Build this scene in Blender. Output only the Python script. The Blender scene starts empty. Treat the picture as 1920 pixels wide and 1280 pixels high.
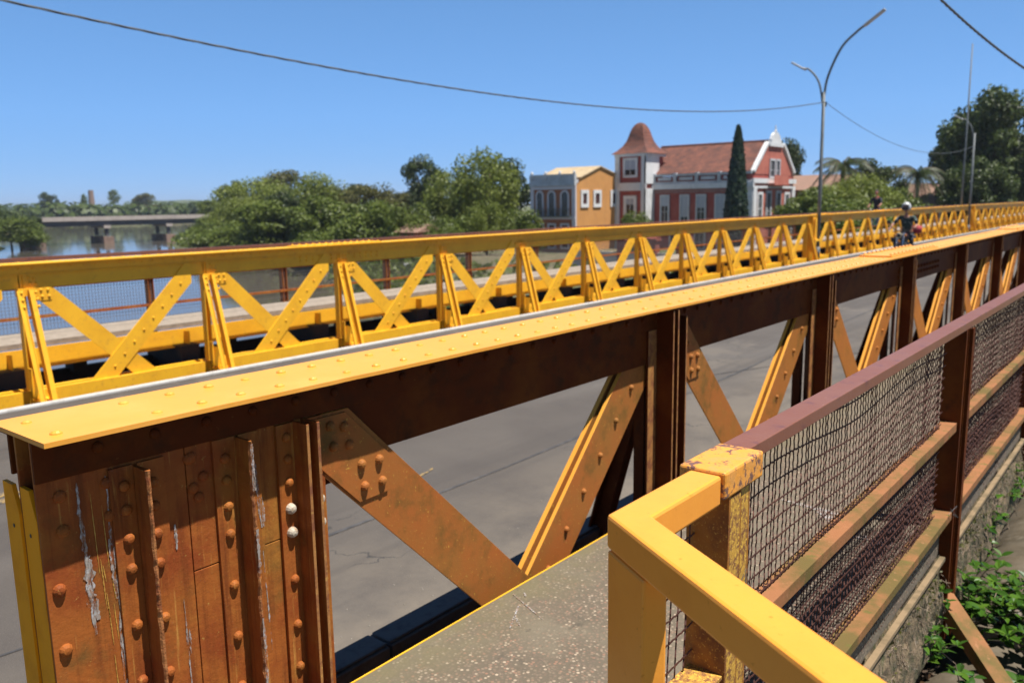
import bpy, bmesh, math, random
from mathutils import Vector, Matrix, noise
sc = bpy.context.scene
R = math.radians
PI = math.pi
# ------------------------------------------------------------------ camera
cd = bpy.data.cameras.new('camera'); cam = bpy.data.objects.new('camera', cd)
sc.collection.objects.link(cam); sc.camera = cam
_r = Vector((0.6300, -0.7766, -0.0150)); _b = Vector((-0.7647, -0.6230, 0.1645))
_b.normalize(); _r = (_r - _b*_r.dot(_b)).normalized(); _u = _b.cross(_r)
cam.matrix_world = Matrix(((_r.x, _u.x, _b.x, 0), (_r.y, _u.y, _b.y, 0), (_r.z, _u.z, _b.z, 0), (0, 0, 0, 1)))
cd.sensor_width = 36; cd.lens = 1550/1920*36
cd.clip_start = .05; cd.clip_end = 9000
cd.dof.use_dof = True; cd.dof.focus_distance = 2.0; cd.dof.aperture_fstop = 4.7
# ------------------------------------------------------------------ light
SUNV = Vector((0.28, -1.0, 2.9)).normalized()
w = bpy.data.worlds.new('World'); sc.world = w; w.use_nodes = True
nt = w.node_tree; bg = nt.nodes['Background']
sky = nt.nodes.new('ShaderNodeTexSky'); sky.sky_type = 'NISHITA'; sky.sun_disc = False
sky.sun_elevation = math.asin(SUNV.z); sky.sun_rotation = math.atan2(SUNV.x, SUNV.y)
sky.altitude = 0; sky.air_density = 0.5; sky.dust_density = 0.0; sky.ozone_density = 10
def _vm(op, a, b):
    n = nt.nodes.new('ShaderNodeVectorMath'); n.operation = op
    nt.links.new(a, n.inputs[0]); n.inputs[1].default_value = b; return n.outputs[0]
# sky gradient plus added blue, darkened overhead to cut fill light on shaded faces
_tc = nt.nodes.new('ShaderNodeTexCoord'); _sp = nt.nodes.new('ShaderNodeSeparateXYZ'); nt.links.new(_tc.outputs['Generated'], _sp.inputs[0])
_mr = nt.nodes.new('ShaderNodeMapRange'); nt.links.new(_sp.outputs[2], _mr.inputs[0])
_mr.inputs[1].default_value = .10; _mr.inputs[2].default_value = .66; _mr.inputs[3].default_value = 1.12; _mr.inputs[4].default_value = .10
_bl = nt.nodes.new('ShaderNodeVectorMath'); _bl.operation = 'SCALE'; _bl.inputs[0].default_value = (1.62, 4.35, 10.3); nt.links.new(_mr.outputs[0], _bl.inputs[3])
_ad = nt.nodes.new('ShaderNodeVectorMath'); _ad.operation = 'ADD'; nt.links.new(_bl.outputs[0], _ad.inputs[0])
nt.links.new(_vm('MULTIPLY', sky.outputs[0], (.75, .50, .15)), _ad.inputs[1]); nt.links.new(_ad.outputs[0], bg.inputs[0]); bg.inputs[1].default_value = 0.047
ld = bpy.data.lights.new('sun', 'SUN'); ld.energy = 5.0; ld.angle = R(.53); ld.color = (1, .955, .89)
sun = bpy.data.objects.new('sun', ld); sc.collection.objects.link(sun)
sun.rotation_euler = SUNV.to_track_quat('Z', 'Y').to_euler()
sc.view_settings.view_transform = 'Standard'; sc.view_settings.look = 'None'
sc.view_settings.exposure = 0.7; sc.view_settings.gamma = 1
rnd = random.Random(7)

# ------------------------------------------------------------------ materials
def newmat(name):
    m = bpy.data.materials.new(name); m.use_nodes = True
    return m, m.node_tree.nodes, m.node_tree.links, m.node_tree.nodes['Principled BSDF']
def tex_noise(N, L, co, scale, detail=6, rough=.6, vec_scale=None, dist=0):
    n = N.new('ShaderNodeTexNoise'); n.inputs['Scale'].default_value = scale
    n.inputs['Detail'].default_value = detail; n.inputs['Roughness'].default_value = rough
    n.inputs['Distortion'].default_value = dist
    if vec_scale:
        mp = N.new('ShaderNodeMapping'); mp.inputs['Scale'].default_value = vec_scale
        L.new(co, mp.inputs[0]); co = mp.outputs[0]
    L.new(co, n.inputs['Vector']); return n.outputs['Fac']
def ramp(N, L, fac, lo, hi):
    r = N.new('ShaderNodeMapRange'); r.inputs[1].default_value = lo; r.inputs[2].default_value = hi
    r.clamp = True; L.new(fac, r.inputs[0]); return r.outputs[0]
def mixc(N, L, fac, a, b):
    m = N.new('ShaderNodeMix'); m.data_type = 'RGBA'
    if isinstance(fac, (int, float)): m.inputs[0].default_value = fac
    else: L.new(fac, m.inputs[0])
    for s, v in ((6, a), (7, b)):
        if isinstance(v, tuple): m.inputs[s].default_value = (*v[:3], 1)
        else: L.new(v, m.inputs[s])
    return m.outputs[2]
def surf(name, base, layers=(), rough=.5, bump=None, metal=0, rvar=None, spec=None):
    """layers: (colour, scale, lo, hi, vec_scale or None)"""
    m, N, L, B = newmat(name)
    tc = N.new('ShaderNodeTexCoord').outputs['Object']
    c = base
    for i, ly in enumerate(layers):
        col, s, lo, hi = ly[:4]; vs = ly[4] if len(ly) > 4 else None
        mp = N.new('ShaderNodeMapping'); mp.inputs['Location'].default_value = (i*3.7, i*1.9, i*5.3)
        L.new(tc, mp.inputs[0])
        f = ramp(N, L, tex_noise(N, L, mp.outputs[0], s, 8, .65, vs), lo, hi)
        c = mixc(N, L, f, c, col)
    if isinstance(c, tuple): B.inputs['Base Color'].default_value = (*c, 1)
    else: L.new(c, B.inputs['Base Color'])
    B.inputs['Roughness'].default_value = rough; B.inputs['Metallic'].default_value = metal
    if spec is not None: B.inputs['Specular IOR Level'].default_value = spec
    if rvar:
        f = tex_noise(N, L, tc, rvar[0], 5)
        r = N.new('ShaderNodeMapRange'); r.inputs[3].default_value = rvar[1]; r.inputs[4].default_value = rvar[2]
        r.inputs[1].default_value = .3; r.inputs[2].default_value = .7
        L.new(f, r.inputs[0]); L.new(r.outputs[0], B.inputs['Roughness'])
    if bump:
        bs = bump if isinstance(bump[0], tuple) else (bump,)
        prev = None
        for s, st, d in bs:
            bn = N.new('ShaderNodeBump'); bn.inputs['Strength'].default_value = st; bn.inputs['Distance'].default_value = d
            L.new(tex_noise(N, L, tc, s, 6, .6), bn.inputs['Height'])
            if prev: L.new(prev, bn.inputs['Normal'])
            prev = bn.outputs[0]
        L.new(prev, B.inputs['Normal'])
    return m
M = {}
YEL = (.76, .335, .045)
M['yellow'] = surf('yellow_paint', YEL, [((.80, .37, .07), 1.3, .52, .66), ((.74, .31, .04), 3, .45, .7), ((.70, .32, .04), 22, .60, .74), ((.14, .045, .02), 34, .735, .77)], .42, ((60, .25, .002), (7, .2, .004)), spec=.4)
M['yellow_far'] = surf('yellow_paint_weathered', (.90, .47, .025), [((.80, .39, .022), 2.2, .45, .68), ((.72, .34, .03), 14, .55, .7), ((.26, .10, .03), 17, .69, .76)], .5, (30, .2, .003), spec=.3)
M['yellow_fresh'] = surf('yellow_gloss_paint', (.84, .335, .045), [((.79, .30, .04), 5, .45, .7), ((.60, .22, .02), 60, .64, .72), ((.12, .05, .02), 21, .735, .76)], .33, ((25, .16, .003), (160, .10, .001), (5, .2, .006)), spec=.25)
M['brown'] = surf('brown_primer', (.33, .100, .021), [((.25, .058, .015), 4.5, .45, .62), ((.35, .150, .028), 2.6, .5, .68), ((.15, .075, .02), 6, .55, .75), ((.17, .045, .012), 1.0, .50, .70, (26, 26, 1.7)), ((.50, .25, .06), 1.0, .60, .74, (60, 60, 3)), ((.46, .27, .07), 75, .655, .70)], .52, ((90, .55, .002), (28, .45, .004), (9, .25, .006)), rvar=(5, .5, .75), spec=.14)
M['brown_shaded'] = surf('rust_steel_with_shade', (.095, .022, .006), [((.14, .040, .008), 3, .45, .65), ((.06, .020, .008), 9, .5, .7), ((.30, .15, .05), 60, .68, .74)], .55, ((70, .3, .002), (9, .2, .004)), spec=.05)  # rust brown with shade mixed in, for chord and posts out of the sun
M['rust'] = surf('crusty_rust', (.36, .145, .05), [((.20, .06, .025), 24, .42, .62), ((.50, .26, .10), 60, .58, .72)], .8, ((45, .9, .006), (160, .8, .003)), spec=.15)
M['rail_rust'] = surf('purple_brown_rail_paint', (.20, .078, .048), [((.21, .09, .06), 6, .42, .66), ((.40, .23, .17), 95, .665, .70), ((.11, .045, .05), 14, .55, .75)], .38, ((60, .3, .002), (11, .15, .004)), spec=.2)
M['rail_orange'] = surf('orange_rust_rail', (.29, .125, .055), [((.135, .095, .032), 3.5, .42, .60), ((.12, .11, .03), 16, .57, .70), ((.40, .19, .10), 30, .60, .75)], .8, ((60, .5, .003),), spec=.15)
M['speckle'] = surf('yellow_over_rust', (.50, .27, .04), [((.20, .08, .03), 55, .44, .58), ((.70, .42, .06), 120, .52, .62)], .6, ((140, .5, .002),))
M['speckle_shaded'] = surf('shaded_rusty_yellow', (.36, .135, .012), [((.15, .045, .01), 8, .42, .62), ((.55, .31, .05), 150, .58, .66)], .6, ((140, .5, .002),))  # speckled paint darkened for the post plates turned from the sun
M['peel'] = surf('peeling_yellow', (.76, .31, .04), [((.66, .30, .07), 30, .45, .6), ((.17, .08, .06), 42, .56, .60), ((.17, .08, .06), 13, .57, .61)], .5, ((36, .6, .004),))
M['wire'] = surf('rusty_wire', (.070, .024, .016), [((.14, .05, .03), 30, .5, .7)], .7)
M['wire_pale'] = surf('painted_wire', (.55, .38, .12), (), .6)
M['paint_white'] = surf('old_white_paint', (.42, .42, .42), [((.27, .14, .08), 70, .42, .58), ((.30, .27, .24), 25, .5, .6)], .6, (120, .5, .002))
def flaky(m, scale, lo, hi, vs):
    N = m.node_tree.nodes; L = m.node_tree.links; B = N['Principled BSDF']; tc = N.new('ShaderNodeTexCoord').outputs['Object']
    L.new(ramp(N, L, tex_noise(N, L, tc, scale, 8, .75, vs), lo, hi), B.inputs['Alpha'])
flaky(M['paint_white'], 1.0, .44, .53, (90, 90, 16))
M['paint_drip'] = surf('yellow_drip', (.48, .27, .05), (), .5)
M['steel_grey'] = surf('galvanised_steel', (.13, .145, .15), [((.09, .10, .10), 8, .5, .7)], .6, metal=.0)
M['lamp_head'] = surf('lamp_housing', (.42, .42, .42), (), .4)
M['black'] = surf('black_plastic', (.012, .012, .014), (), .4)
M['cable'] = surf('cable_sheath', (.09, .10, .11), (), .6)
M['kerb'] = surf('blue_grey_kerb', (.11, .115, .13), [((.06, .06, .07), 12, .5, .7), ((.03, .03, .035), 50, .66, .72)], .75, (70, .4, .004))
M['kerb_white'] = surf('white_kerb_paint', (.50, .48, .45), [((.34, .32, .29), 6, .5, .75)], .7, (60, .3, .003))
M['concrete'] = surf('old_concrete', (.26, .235, .20), [((.16, .145, .115), 4, .45, .65), ((.09, .085, .05), 11, .52, .72)], .9, ((30, .7, .01), (110, .5, .004)))
M['slab_side'] = surf('mossy_slab_edge', (.22, .155, .09), [((.08, .062, .032), 9, .40, .6), ((.055, .06, .02), 21, .5, .64), ((.34, .31, .26), 40, .6, .72)], .95, ((22, 1, .02), (80, .9, .01)))
M['deck_steel'] = surf('dark_deck_steel', (.035, .028, .025), [((.06, .035, .025), 4, .5, .7)], .8)

def asphalt():
    m, N, L, B = newmat('asphalt')
    tc = N.new('ShaderNodeTexCoord').outputs['Object']
    c = mixc(N, L, ramp(N, L, tex_noise(N, L, tc, .9, 5, .6), .35, .65), (.060, .050, .044), (.080, .068, .059))
    c = mixc(N, L, ramp(N, L, tex_noise(N, L, tc, .35, 5, .6, (.35, 1.6, 1)), .52, .66), c, (.095, .083, .074))
    c = mixc(N, L, ramp(N, L, tex_noise(N, L, tc, 160, 3, .8), .52, .72), c, (.15, .135, .12))
    c = mixc(N, L, ramp(N, L, tex_noise(N, L, tc, 95, 3, .7), .60, .72), c, (.038, .035, .036))
    c = mixc(N, L, ramp(N, L, tex_noise(N, L, tc, .22, 9, .72), .545, .575), c, (.115, .098, .082))
    c = mixc(N, L, ramp(N, L, tex_noise(N, L, tc, 2.4, 9, .75), .60, .75), c, (.05, .045, .042))
    sx = N.new('ShaderNodeSeparateXYZ'); L.new(tc, sx.inputs[0])
    mu = N.new('ShaderNodeMath'); mu.operation = 'MULTIPLY'; L.new(ramp(N, L, sx.outputs[1], 4.6, 3.1), mu.inputs[0]); L.new(ramp(N, L, tex_noise(N, L, tc, 1.6, 8, .7), .30, .62), mu.inputs[1])
    c = mixc(N, L, mu.outputs[0], c, (.150, .125, .098))
    c = mixc(N, L, ramp(N, L, tex_noise(N, L, tc, 1.0, 4, .6, (.06, 1.3, 1)), .50, .68), c, (.056, .048, .043))
    # cracks: narrow iso-lines of a voronoi edge, masked
    v = N.new('ShaderNodeTexVoronoi'); v.feature = 'DISTANCE_TO_EDGE'; v.inputs['Scale'].default_value = 1.1
    nz = N.new('ShaderNodeTexNoise'); nz.inputs['Scale'].default_value = 3; nz.inputs['Detail'].default_value = 6
    L.new(tc, nz.inputs['Vector'])
    mx = N.new('ShaderNodeMix'); mx.data_type = 'VECTOR'; mx.inputs[0].default_value = .35
    L.new(tc, mx.inputs[4]); L.new(nz.outputs['Color'], mx.inputs[5]); L.new(mx.outputs[1], v.inputs['Vector'])
    cr = N.new('ShaderNodeMath'); cr.operation = 'LESS_THAN'; cr.inputs[1].default_value = .004
    L.new(v.outputs['Distance'], cr.inputs[0])
    mk = ramp(N, L, tex_noise(N, L, tc, .5, 3, .5), .57, .60)
    mu = N.new('ShaderNodeMath'); mu.operation = 'MULTIPLY'; L.new(cr.outputs[0], mu.inputs[0]); L.new(mk, mu.inputs[1])
    c = mixc(N, L, mu.outputs[0], c, (.036, .034, .032))
    L.new(c, B.inputs['Base Color']); B.inputs['Roughness'].default_value = .82
    bn = N.new('ShaderNodeBump'); bn.inputs['Strength'].default_value = .5; bn.inputs['Distance'].default_value = .004
    L.new(tex_noise(N, L, tc, 130, 4, .8), bn.inputs['Height']); L.new(bn.outputs[0], B.inputs['Normal'])
    return m
M['asphalt'] = asphalt()
M['cable_shade'] = surf('painted_cable_shadow', (.045, .043, .045), [((.085, .08, .08), 8, .45, .65)], .8)  # dark colour of the painted cable shadow

def pebble():
    m, N, L, B = newmat('exposed_aggregate')
    tc = N.new('ShaderNodeTexCoord').outputs['Object']
    v = N.new('ShaderNodeTexVoronoi'); v.inputs['Scale'].default_value = 75; v.inputs['Randomness'].default_value = 1
    L.new(tc, v.inputs['Vector'])
    cr = N.new('ShaderNodeValToRGB'); e = cr.color_ramp.elements
    e[0].position = 0; e[0].color = (.15, .11, .08, 1); e[1].position = 1; e[1].color = (.19, .14, .10, 1)
    for p, col in ((.3, (.13, .095, .068)), (.5, (.19, .145, .10)), (.66, (.25, .135, .09)), (.76, (.17, .13, .09)), (.90, (.42, .33, .24)), (.95, (.16, .11, .075))):
        x = e.new(p); x.color = (*col, 1)
    sep = N.new('ShaderNodeSeparateColor'); L.new(v.outputs['Color'], sep.inputs[0]); L.new(sep.outputs[0], cr.inputs[0])
    f = ramp(N, L, v.outputs['Distance'], .32, .55)
    c = mixc(N, L, f, cr.outputs[0], (.115, .092, .064))
    c = mixc(N, L, ramp(N, L, tex_noise(N, L, tc, 3, 6, .6), .5, .7), c, (.155, .13, .09))
    # lichen and moss gather along the truss edge and at random
    sx = N.new('ShaderNodeSeparateXYZ'); L.new(tc, sx.inputs[0])
    edge = ramp(N, L, sx.outputs[1], 1.82, 2.12)
    nzz = ramp(N, L, tex_noise(N, L, tc, 7, 6, .65), .32, .62)
    mu = N.new('ShaderNodeMath'); mu.operation = 'MULTIPLY'; L.new(edge, mu.inputs[0]); L.new(nzz, mu.inputs[1])
    c = mixc(N, L, mu.outputs[0], c, (.135, .112, .058))
    c = mixc(N, L, ramp(N, L, tex_noise(N, L, tc, 13, 6, .7), .60, .70), c, (.085, .07, .05))
    L.new(c, B.inputs['Base Color']); B.inputs['Roughness'].default_value = .85
    bn = N.new('ShaderNodeBump'); bn.inputs['Strength'].default_value = .5; bn.inputs['Distance'].default_value = .003; bn.invert = True
    L.new(v.outputs['Distance'], bn.inputs['Height']); L.new(bn.outputs[0], B.inputs['Normal'])
    return m
M['pebble'] = pebble()

def leafmat(name, c1, c2, c3, gloss=.5, trans=.35):
    m, N, L, B = newmat(name)
    g = N.new('ShaderNodeNewGeometry')
    cr = N.new('ShaderNodeValToRGB'); e = cr.color_ramp.elements
    e[0].color = (*c1, 1); e[1].color = (*c3, 1); x = e.new(.5); x.color = (*c2, 1)
    L.new(g.outputs['Random Per Island'], cr.inputs[0])
    L.new(cr.outputs[0], B.inputs['Base Color']); B.inputs['Roughness'].default_value = gloss
    B.inputs['Specular IOR Level'].default_value = .35
    t = N.new('ShaderNodeBsdfTranslucent'); L.new(cr.outputs[0], t.inputs[0])
    mx = N.new('ShaderNodeMixShader'); mx.inputs[0].default_value = trans
    L.new(B.outputs[0], mx.inputs[1]); L.new(t.outputs[0], mx.inputs[2])
    L.new(mx.outputs[0], N['Material Output'].inputs[0]); return m
M['leaf_mid'] = leafmat('leaves_mid_green', (.070, .098, .014), (.110, .148, .020), (.155, .190, .030))
M['leaf_light'] = leafmat('leaves_light_green', (.120, .152, .020), (.165, .200, .030), (.21, .245, .045))
M['leaf_dark'] = leafmat('leaves_dark_green', (.022, .038, .009), (.040, .062, .012), (.070, .095, .018), trans=.2)
M['leaf_olive'] = leafmat('leaves_olive_brown', (.080, .082, .020), (.115, .115, .028), (.15, .14, .04))
M['leaf_cypress'] = leafmat('leaves_cypress', (.010, .022, .010), (.018, .034, .014), (.03, .05, .018), trans=.1)
M['leaf_big'] = leafmat('leaves_deep_green', (.030, .050, .011), (.055, .082, .016), (.095, .13, .024), trans=.3)
M['leaf_near'] = leafmat('glossy_near_leaves', (.028, .075, .010), (.05, .12, .014), (.10, .19, .02), gloss=.2, trans=.25)
M['twig'] = surf('dry_twig', (.22, .16, .11), [((.10, .07, .05), 40, .5, .65)], .8)
M['litter'] = surf('leaf_litter', (.065, .042, .026), [((.14, .085, .05), 30, .55, .66), ((.02, .015, .01), 12, .5, .65)], .95, ((25, 1, .04),))
M['bark'] = surf('bark', (.09, .065, .045), [((.05, .035, .025), 6, .45, .65)], .9, (20, .6, .02))
M['pipe'] = surf('weathered_pipe', (.115, .092, .062), [((.075, .060, .038), 3.5, .42, .62), ((.16, .135, .10), 7, .55, .72), ((.28, .15, .05), 9, .66, .74), ((.40, .36, .30), 45, .70, .74)], .62, ((40, .35, .004), (5, .3, .02)), rvar=(6, .45, .75))
M['hill'] = surf('wooded_hill', (.05, .07, .03), [((.08, .10, .04), .03, .45, .6), ((.20, .16, .11), .012, .66, .7)], .95)
def groundmat():
    m, N, L, B = newmat('ground_cover')
    tc = N.new('ShaderNodeTexCoord').outputs['Object']
    c = mixc(N, L, ramp(N, L, tex_noise(N, L, tc, .05, 6, .6), .42, .6), (.075, .10, .03), (.16, .13, .075))
    c = mixc(N, L, ramp(N, L, tex_noise(N, L, tc, .6, 8, .7), .45, .65), c, (.05, .065, .022))
    c = mixc(N, L, ramp(N, L, tex_noise(N, L, tc, 7, 5, .7), .55, .7), c, (.12, .10, .06))
    L.new(c, B.inputs['Base Color']); B.inputs['Roughness'].default_value = .95
    bn = N.new('ShaderNodeBump'); bn.inputs['Strength'].default_value = .8; bn.inputs['Distance'].default_value = .08
    L.new(tex_noise(N, L, tc, 5, 6, .7), bn.inputs['Height']); L.new(bn.outputs[0], B.inputs['Normal'])
    return m
M['ground'] = groundmat()
def watermat():
    m, N, L, B = newmat('river_water')
    tc = N.new('ShaderNodeTexCoord').outputs['Object']
    B.inputs['Base Color'].default_value = (.10, .088, .066, 1); B.inputs['Roughness'].default_value = .06
    B.inputs['IOR'].default_value = 1.33
    prev = None
    for s, st, d, vs in ((.8, .07, .04, (1, .5, 1)), (5, .07, .006, (1, .6, 1))):
        bn = N.new('ShaderNodeBump'); bn.inputs['Strength'].default_value = st; bn.inputs['Distance'].default_value = d
        L.new(tex_noise(N, L, tc, s, 4, .5, vs), bn.inputs['Height'])
        if prev: L.new(prev, bn.inputs['Normal'])
        prev = bn.outputs[0]
    L.new(prev, B.inputs['Normal']); return m
M['water'] = watermat()

# ------------------------------------------------------------------ mesh helpers
class MB:
    def __init__(s): s.v = []; s.f = []; s.m = []
    def add(s, vs, fs, mi=0):
        o = len(s.v); s.v += [tuple(v) for v in vs]
        s.f += [tuple(i+o for i in f) for f in fs]; s.m += [mi]*len(fs) if isinstance(mi, int) else list(mi)
    def box(s, x0, x1, y0, y1, z0, z1, mi=0):
        if x0 > x1: x0, x1 = x1, x0
        if y0 > y1: y0, y1 = y1, y0
        if z0 > z1: z0, z1 = z1, z0
        s.add([(x0,y0,z0),(x1,y0,z0),(x1,y1,z0),(x0,y1,z0),(x0,y0,z1),(x1,y0,z1),(x1,y1,z1),(x0,y1,z1)],
              [(3,2,1,0),(4,5,6,7),(0,1,5,4),(1,2,6,5),(2,3,7,6),(3,0,4,7)], mi)
    def lbox(s, x0, x1, y0, y1, z0, z1, mi=0, step=2.57):
        """a long box along x cut into lengths so it can follow the deck's camber"""
        n = max(1, int(math.ceil((x1-x0)/step)))
        vs = []; fs = []
        for i in range(n+1):
            x = x0+(x1-x0)*i/n
            vs += [(x,y0,z0),(x,y1,z0),(x,y1,z1),(x,y0,z1)]
        for i in range(n):
            a = 4*i; b = a+4
            fs += [(a+1,a,b,b+1),(a+2,a+1,b+1,b+2),(a+3,a+2,b+2,b+3),(a,a+3,b+3,b)]
        fs += [(0,1,2,3),(4*n+3,4*n+2,4*n+1,4*n)]
        s.add(vs, fs, mi)
    def prism(s, pts, y0, y1, mi=0):
        """polygon in xz (counter-clockwise seen from -y) extruded y0..y1"""
        n = len(pts)
        A = sum(pts[i][0]*pts[(i+1)%n][1]-pts[(i+1)%n][0]*pts[i][1] for i in range(n))
        if A < 0: pts = pts[::-1]
        vs = [(x,y0,z) for x,z in pts]+[(x,y1,z) for x,z in pts]
        fs = [tuple(range(n)), tuple(range(2*n-1, n-1, -1))]
        fs += [(i, i+n, (i+1)%n+n, (i+1)%n) for i in range(n)]
        s.add(vs, fs, mi)
    def tube(s, pts, r, n=8, mi=0, cap=True, up=None):
        pts = [Vector(p) for p in pts]; rr = r if isinstance(r, (list, tuple)) else [r]*len(pts)
        vs = []; prev = None
        for i, p in enumerate(pts):
            t = (pts[min(i+1, len(pts)-1)]-pts[max(i-1, 0)]).normalized()
            if prev is None:
                a = Vector((0,0,1)) if abs(t.z) < .9 else Vector((1,0,0)); prev = a
            u = (prev - t*prev.dot(t)).normalized(); prev = u; w_ = t.cross(u)
            vs += [p+(u*math.cos(2*PI*k/n)+w_*math.sin(2*PI*k/n))*rr[i] for k in range(n)]
        fs = []
        for i in range(len(pts)-1):
            for k in range(n):
                a = i*n+k; b = i*n+(k+1)%n; fs.append((a, b, b+n, a+n))
        if cap: fs += [tuple(range(n-1, -1, -1)), tuple(range(len(vs)-n, len(vs)))]
        s.add(vs, fs, mi)
    def beam(s, a, b, wd, ht, mi=0, side=None):
        """rectangular bar from a to b; wd across (horizontal), ht along the other axis"""
        a = Vector(a); b = Vector(b); t = (b-a).normalized()
        sd = Vector(side) if side else t.cross(Vector((0,0,1)))
        if sd.length < 1e-4: sd = Vector((0,1,0))
        sd = (sd-t*sd.dot(t)).normalized(); up = sd.cross(t).normalized()
        vs = [p+sd*(wd/2*i)+up*(ht/2*j) for p in (a, b) for i, j in ((-1,-1),(1,-1),(1,1),(-1,1))]
        s.add(vs, [(0,1,2,3),(7,6,5,4),(0,4,5,1),(1,5,6,2),(2,6,7,3),(3,7,4,0)], mi)
    def rivet(s, p, nrm='-y', r=.0165, h=.013, mi=0, seg=8):
        x, y, z = p; vs = []; fs = []
        rings = ((1, 0), (.9, .5), (.55, .88))
        def T(a, b, c):
            if nrm == '-y': return (x+a, y-c, z+b)
            if nrm == 'z': return (x+a, y+b, z+c)
            if nrm == '-x': return (x-c, y-a, z+b)
            return (x+a, y+c, z-b) if nrm == 'y' else (x+c, y+a, z+b)
        for rr, hh in rings:
            vs += [T(r*rr*math.cos(2*PI*k/seg), r*rr*math.sin(2*PI*k/seg), h*hh) for k in range(seg)]
        vs.append(T(0, 0, h))
        for i in range(2):
            for k in range(seg):
                fs.append((i*seg+k, i*seg+(k+1)%seg, (i+1)*seg+(k+1)%seg, (i+1)*seg+k))
        fs += [(2*seg+k, 2*seg+(k+1)%seg, 3*seg) for k in range(seg)]
        s.add(vs, fs, mi)
    def lathe(s, prof, c=(0,0,0), n=16, mi=0, axis='z'):
        vs = []; fs = []
        for r_, h_ in prof:
            for k in range(n):
                a = 2*PI*k/n; q = (r_*math.cos(a), r_*math.sin(a), h_)
                if axis == 'x': q = (q[2], q[0], q[1])
                if axis == 'y': q = (q[0], q[2], -q[1])
                vs.append((c[0]+q[0], c[1]+q[1], c[2]+q[2]))
        for i in range(len(prof)-1):
            for k in range(n): fs.append((i*n+k, i*n+(k+1)%n, (i+1)*n+(k+1)%n, (i+1)*n+k))
        s.add(vs, fs, mi)
    def build(s, name, mats, parent=None, camber=False, smooth=False, bevel=0, fix=False):
        me = bpy.data.meshes.new(name)
        vs = [(x, y, z+zc(x)) for x, y, z in s.v] if camber else s.v
        me.from_pydata(vs, [], s.f)
        for m in (mats if isinstance(mats, (list, tuple)) else [mats]): me.materials.append(m)
        me.polygons.foreach_set('material_index', s.m)
        if fix:
            bm = bmesh.new(); bm.from_mesh(me); bmesh.ops.recalc_face_normals(bm, faces=bm.faces[:]); bm.to_mesh(me); bm.free()
        if smooth: me.polygons.foreach_set('use_smooth', [True]*len(me.polygons))
        me.update()
        o = bpy.data.objects.new(name, me); sc.collection.objects.link(o)
        if parent: o.parent = parent
        if bevel:
            b = o.modifiers.new('bevel', 'BEVEL'); b.width = bevel; b.segments = 2; b.limit_method = 'ANGLE'; b.angle_limit = R(50)
        return o
def zc(x): return 0 if x < 8 else .0015*(x-8) if x < 60 else .078
def tag(o, label, cat, group=None, kind=None):
    if label: o['label'] = label
    if cat: o['category'] = cat
    if group: o['group'] = group
    if kind: o['kind'] = kind
    return o
def thing(name, label, cat, loc=(0,0,0), rz=0, group=None):
    o = bpy.data.objects.new(name, None); sc.collection.objects.link(o)
    o.location = loc; o.rotation_euler = (0, 0, rz); o.empty_display_size = .2
    return tag(o, label, cat, group)
def struct(o, label=None):
    o['kind'] = 'structure'
    if label: o['label'] = label
    return o
def dup(root, loc, rz=0, scale=None, label=None, group=None):
    r = root.copy(); sc.collection.objects.link(r); r.location = loc; r.rotation_euler = (0, 0, rz)
    if scale: r.scale = scale
    if label: r['label'] = label
    if group: r['group'] = group
    for ch in list(root.children):
        c = ch.copy(); sc.collection.objects.link(c); c.parent = r
        for g in ch.children:
            d = g.copy(); sc.collection.objects.link(d); d.parent = c
    return r

# ------------------------------------------------------------------ ground, water, road
RB = [(52,-400),(50,-60),(48,0),(46,50),(56,68),(74,98),(90,150),(106,196),(128,218),(172,270),(240,350),(330,410),(520,430),(900,440)]
LBK = [(9,-400),(9,-30),(9,8),(4,22),(-30,60),(-60,110),(-10,165),(58,188),(80,224),(92,300),(110,420),(180,490),(300,505),(520,510),(900,520)]
RIV = RB + LBK[::-1]
def inside(x, y):
    c = False; n = len(RIV)
    for i in range(n):
        x1, y1 = RIV[i]; x2, y2 = RIV[(i+1) % n]
        if (y1 > y) != (y2 > y) and x < (x2-x1)*(y-y1)/(y2-y1)+x1: c = not c
    return c
def dist_edge(x, y):
    d = 1e9; n = len(RIV)
    for i in range(n):
        x1, y1 = RIV[i]; x2, y2 = RIV[(i+1) % n]; dx, dy = x2-x1, y2-y1
        t = max(0, min(1, ((x-x1)*dx+(y-y1)*dy)/(dx*dx+dy*dy)))
        d = min(d, math.hypot(x-x1-t*dx, y-y1-t*dy))
    return d
def hgt(x, y):
    d = dist_edge(x, y)
    if inside(x, y): return -9 - min(2, d*.6)
    near = x < 9.5 and y < 24 and x > -400
    if near: h = min(-3.25, -9 + d*1.6 + .2)
    else: h = min(-6.0, -9 + d*.55 + .1)
    nz = noise.noise(Vector((x*.12, y*.12, 0)))*.35 + noise.noise(Vector((x*.6, y*.6, 3)))*.08
    return h + nz
def axis(lo, hi, d0, mid, grow=1.13):
    out = [mid]; s = d0; x = mid
    while x < hi: x += s; s = s*grow if abs(x-mid) > 120 else s*1.01; out.append(x)
    s = d0; x = mid
    while x > lo: x -= s; s = s*grow if abs(x-mid) > 120 else s*1.01; out.insert(0, x)
    return out
gx = axis(-3500, 5200, 1.6, 20); gy = axis(-3500, 5200, 1.6, 20)
g = MB(); nx = len(gx); ny = len(gy)
g.v = [(x, y, hgt(x, y)) for x in gx for y in gy]
g.f = [(i*ny+j, (i+1)*ny+j, (i+1)*ny+j+1, i*ny+j+1) for i in range(nx-1) for j in range(ny-1)]
g.m = [0]*len(g.f)
struct(g.build('ground', M['ground'], smooth=True), 'river banks and flat land of grass and earth')
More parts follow.
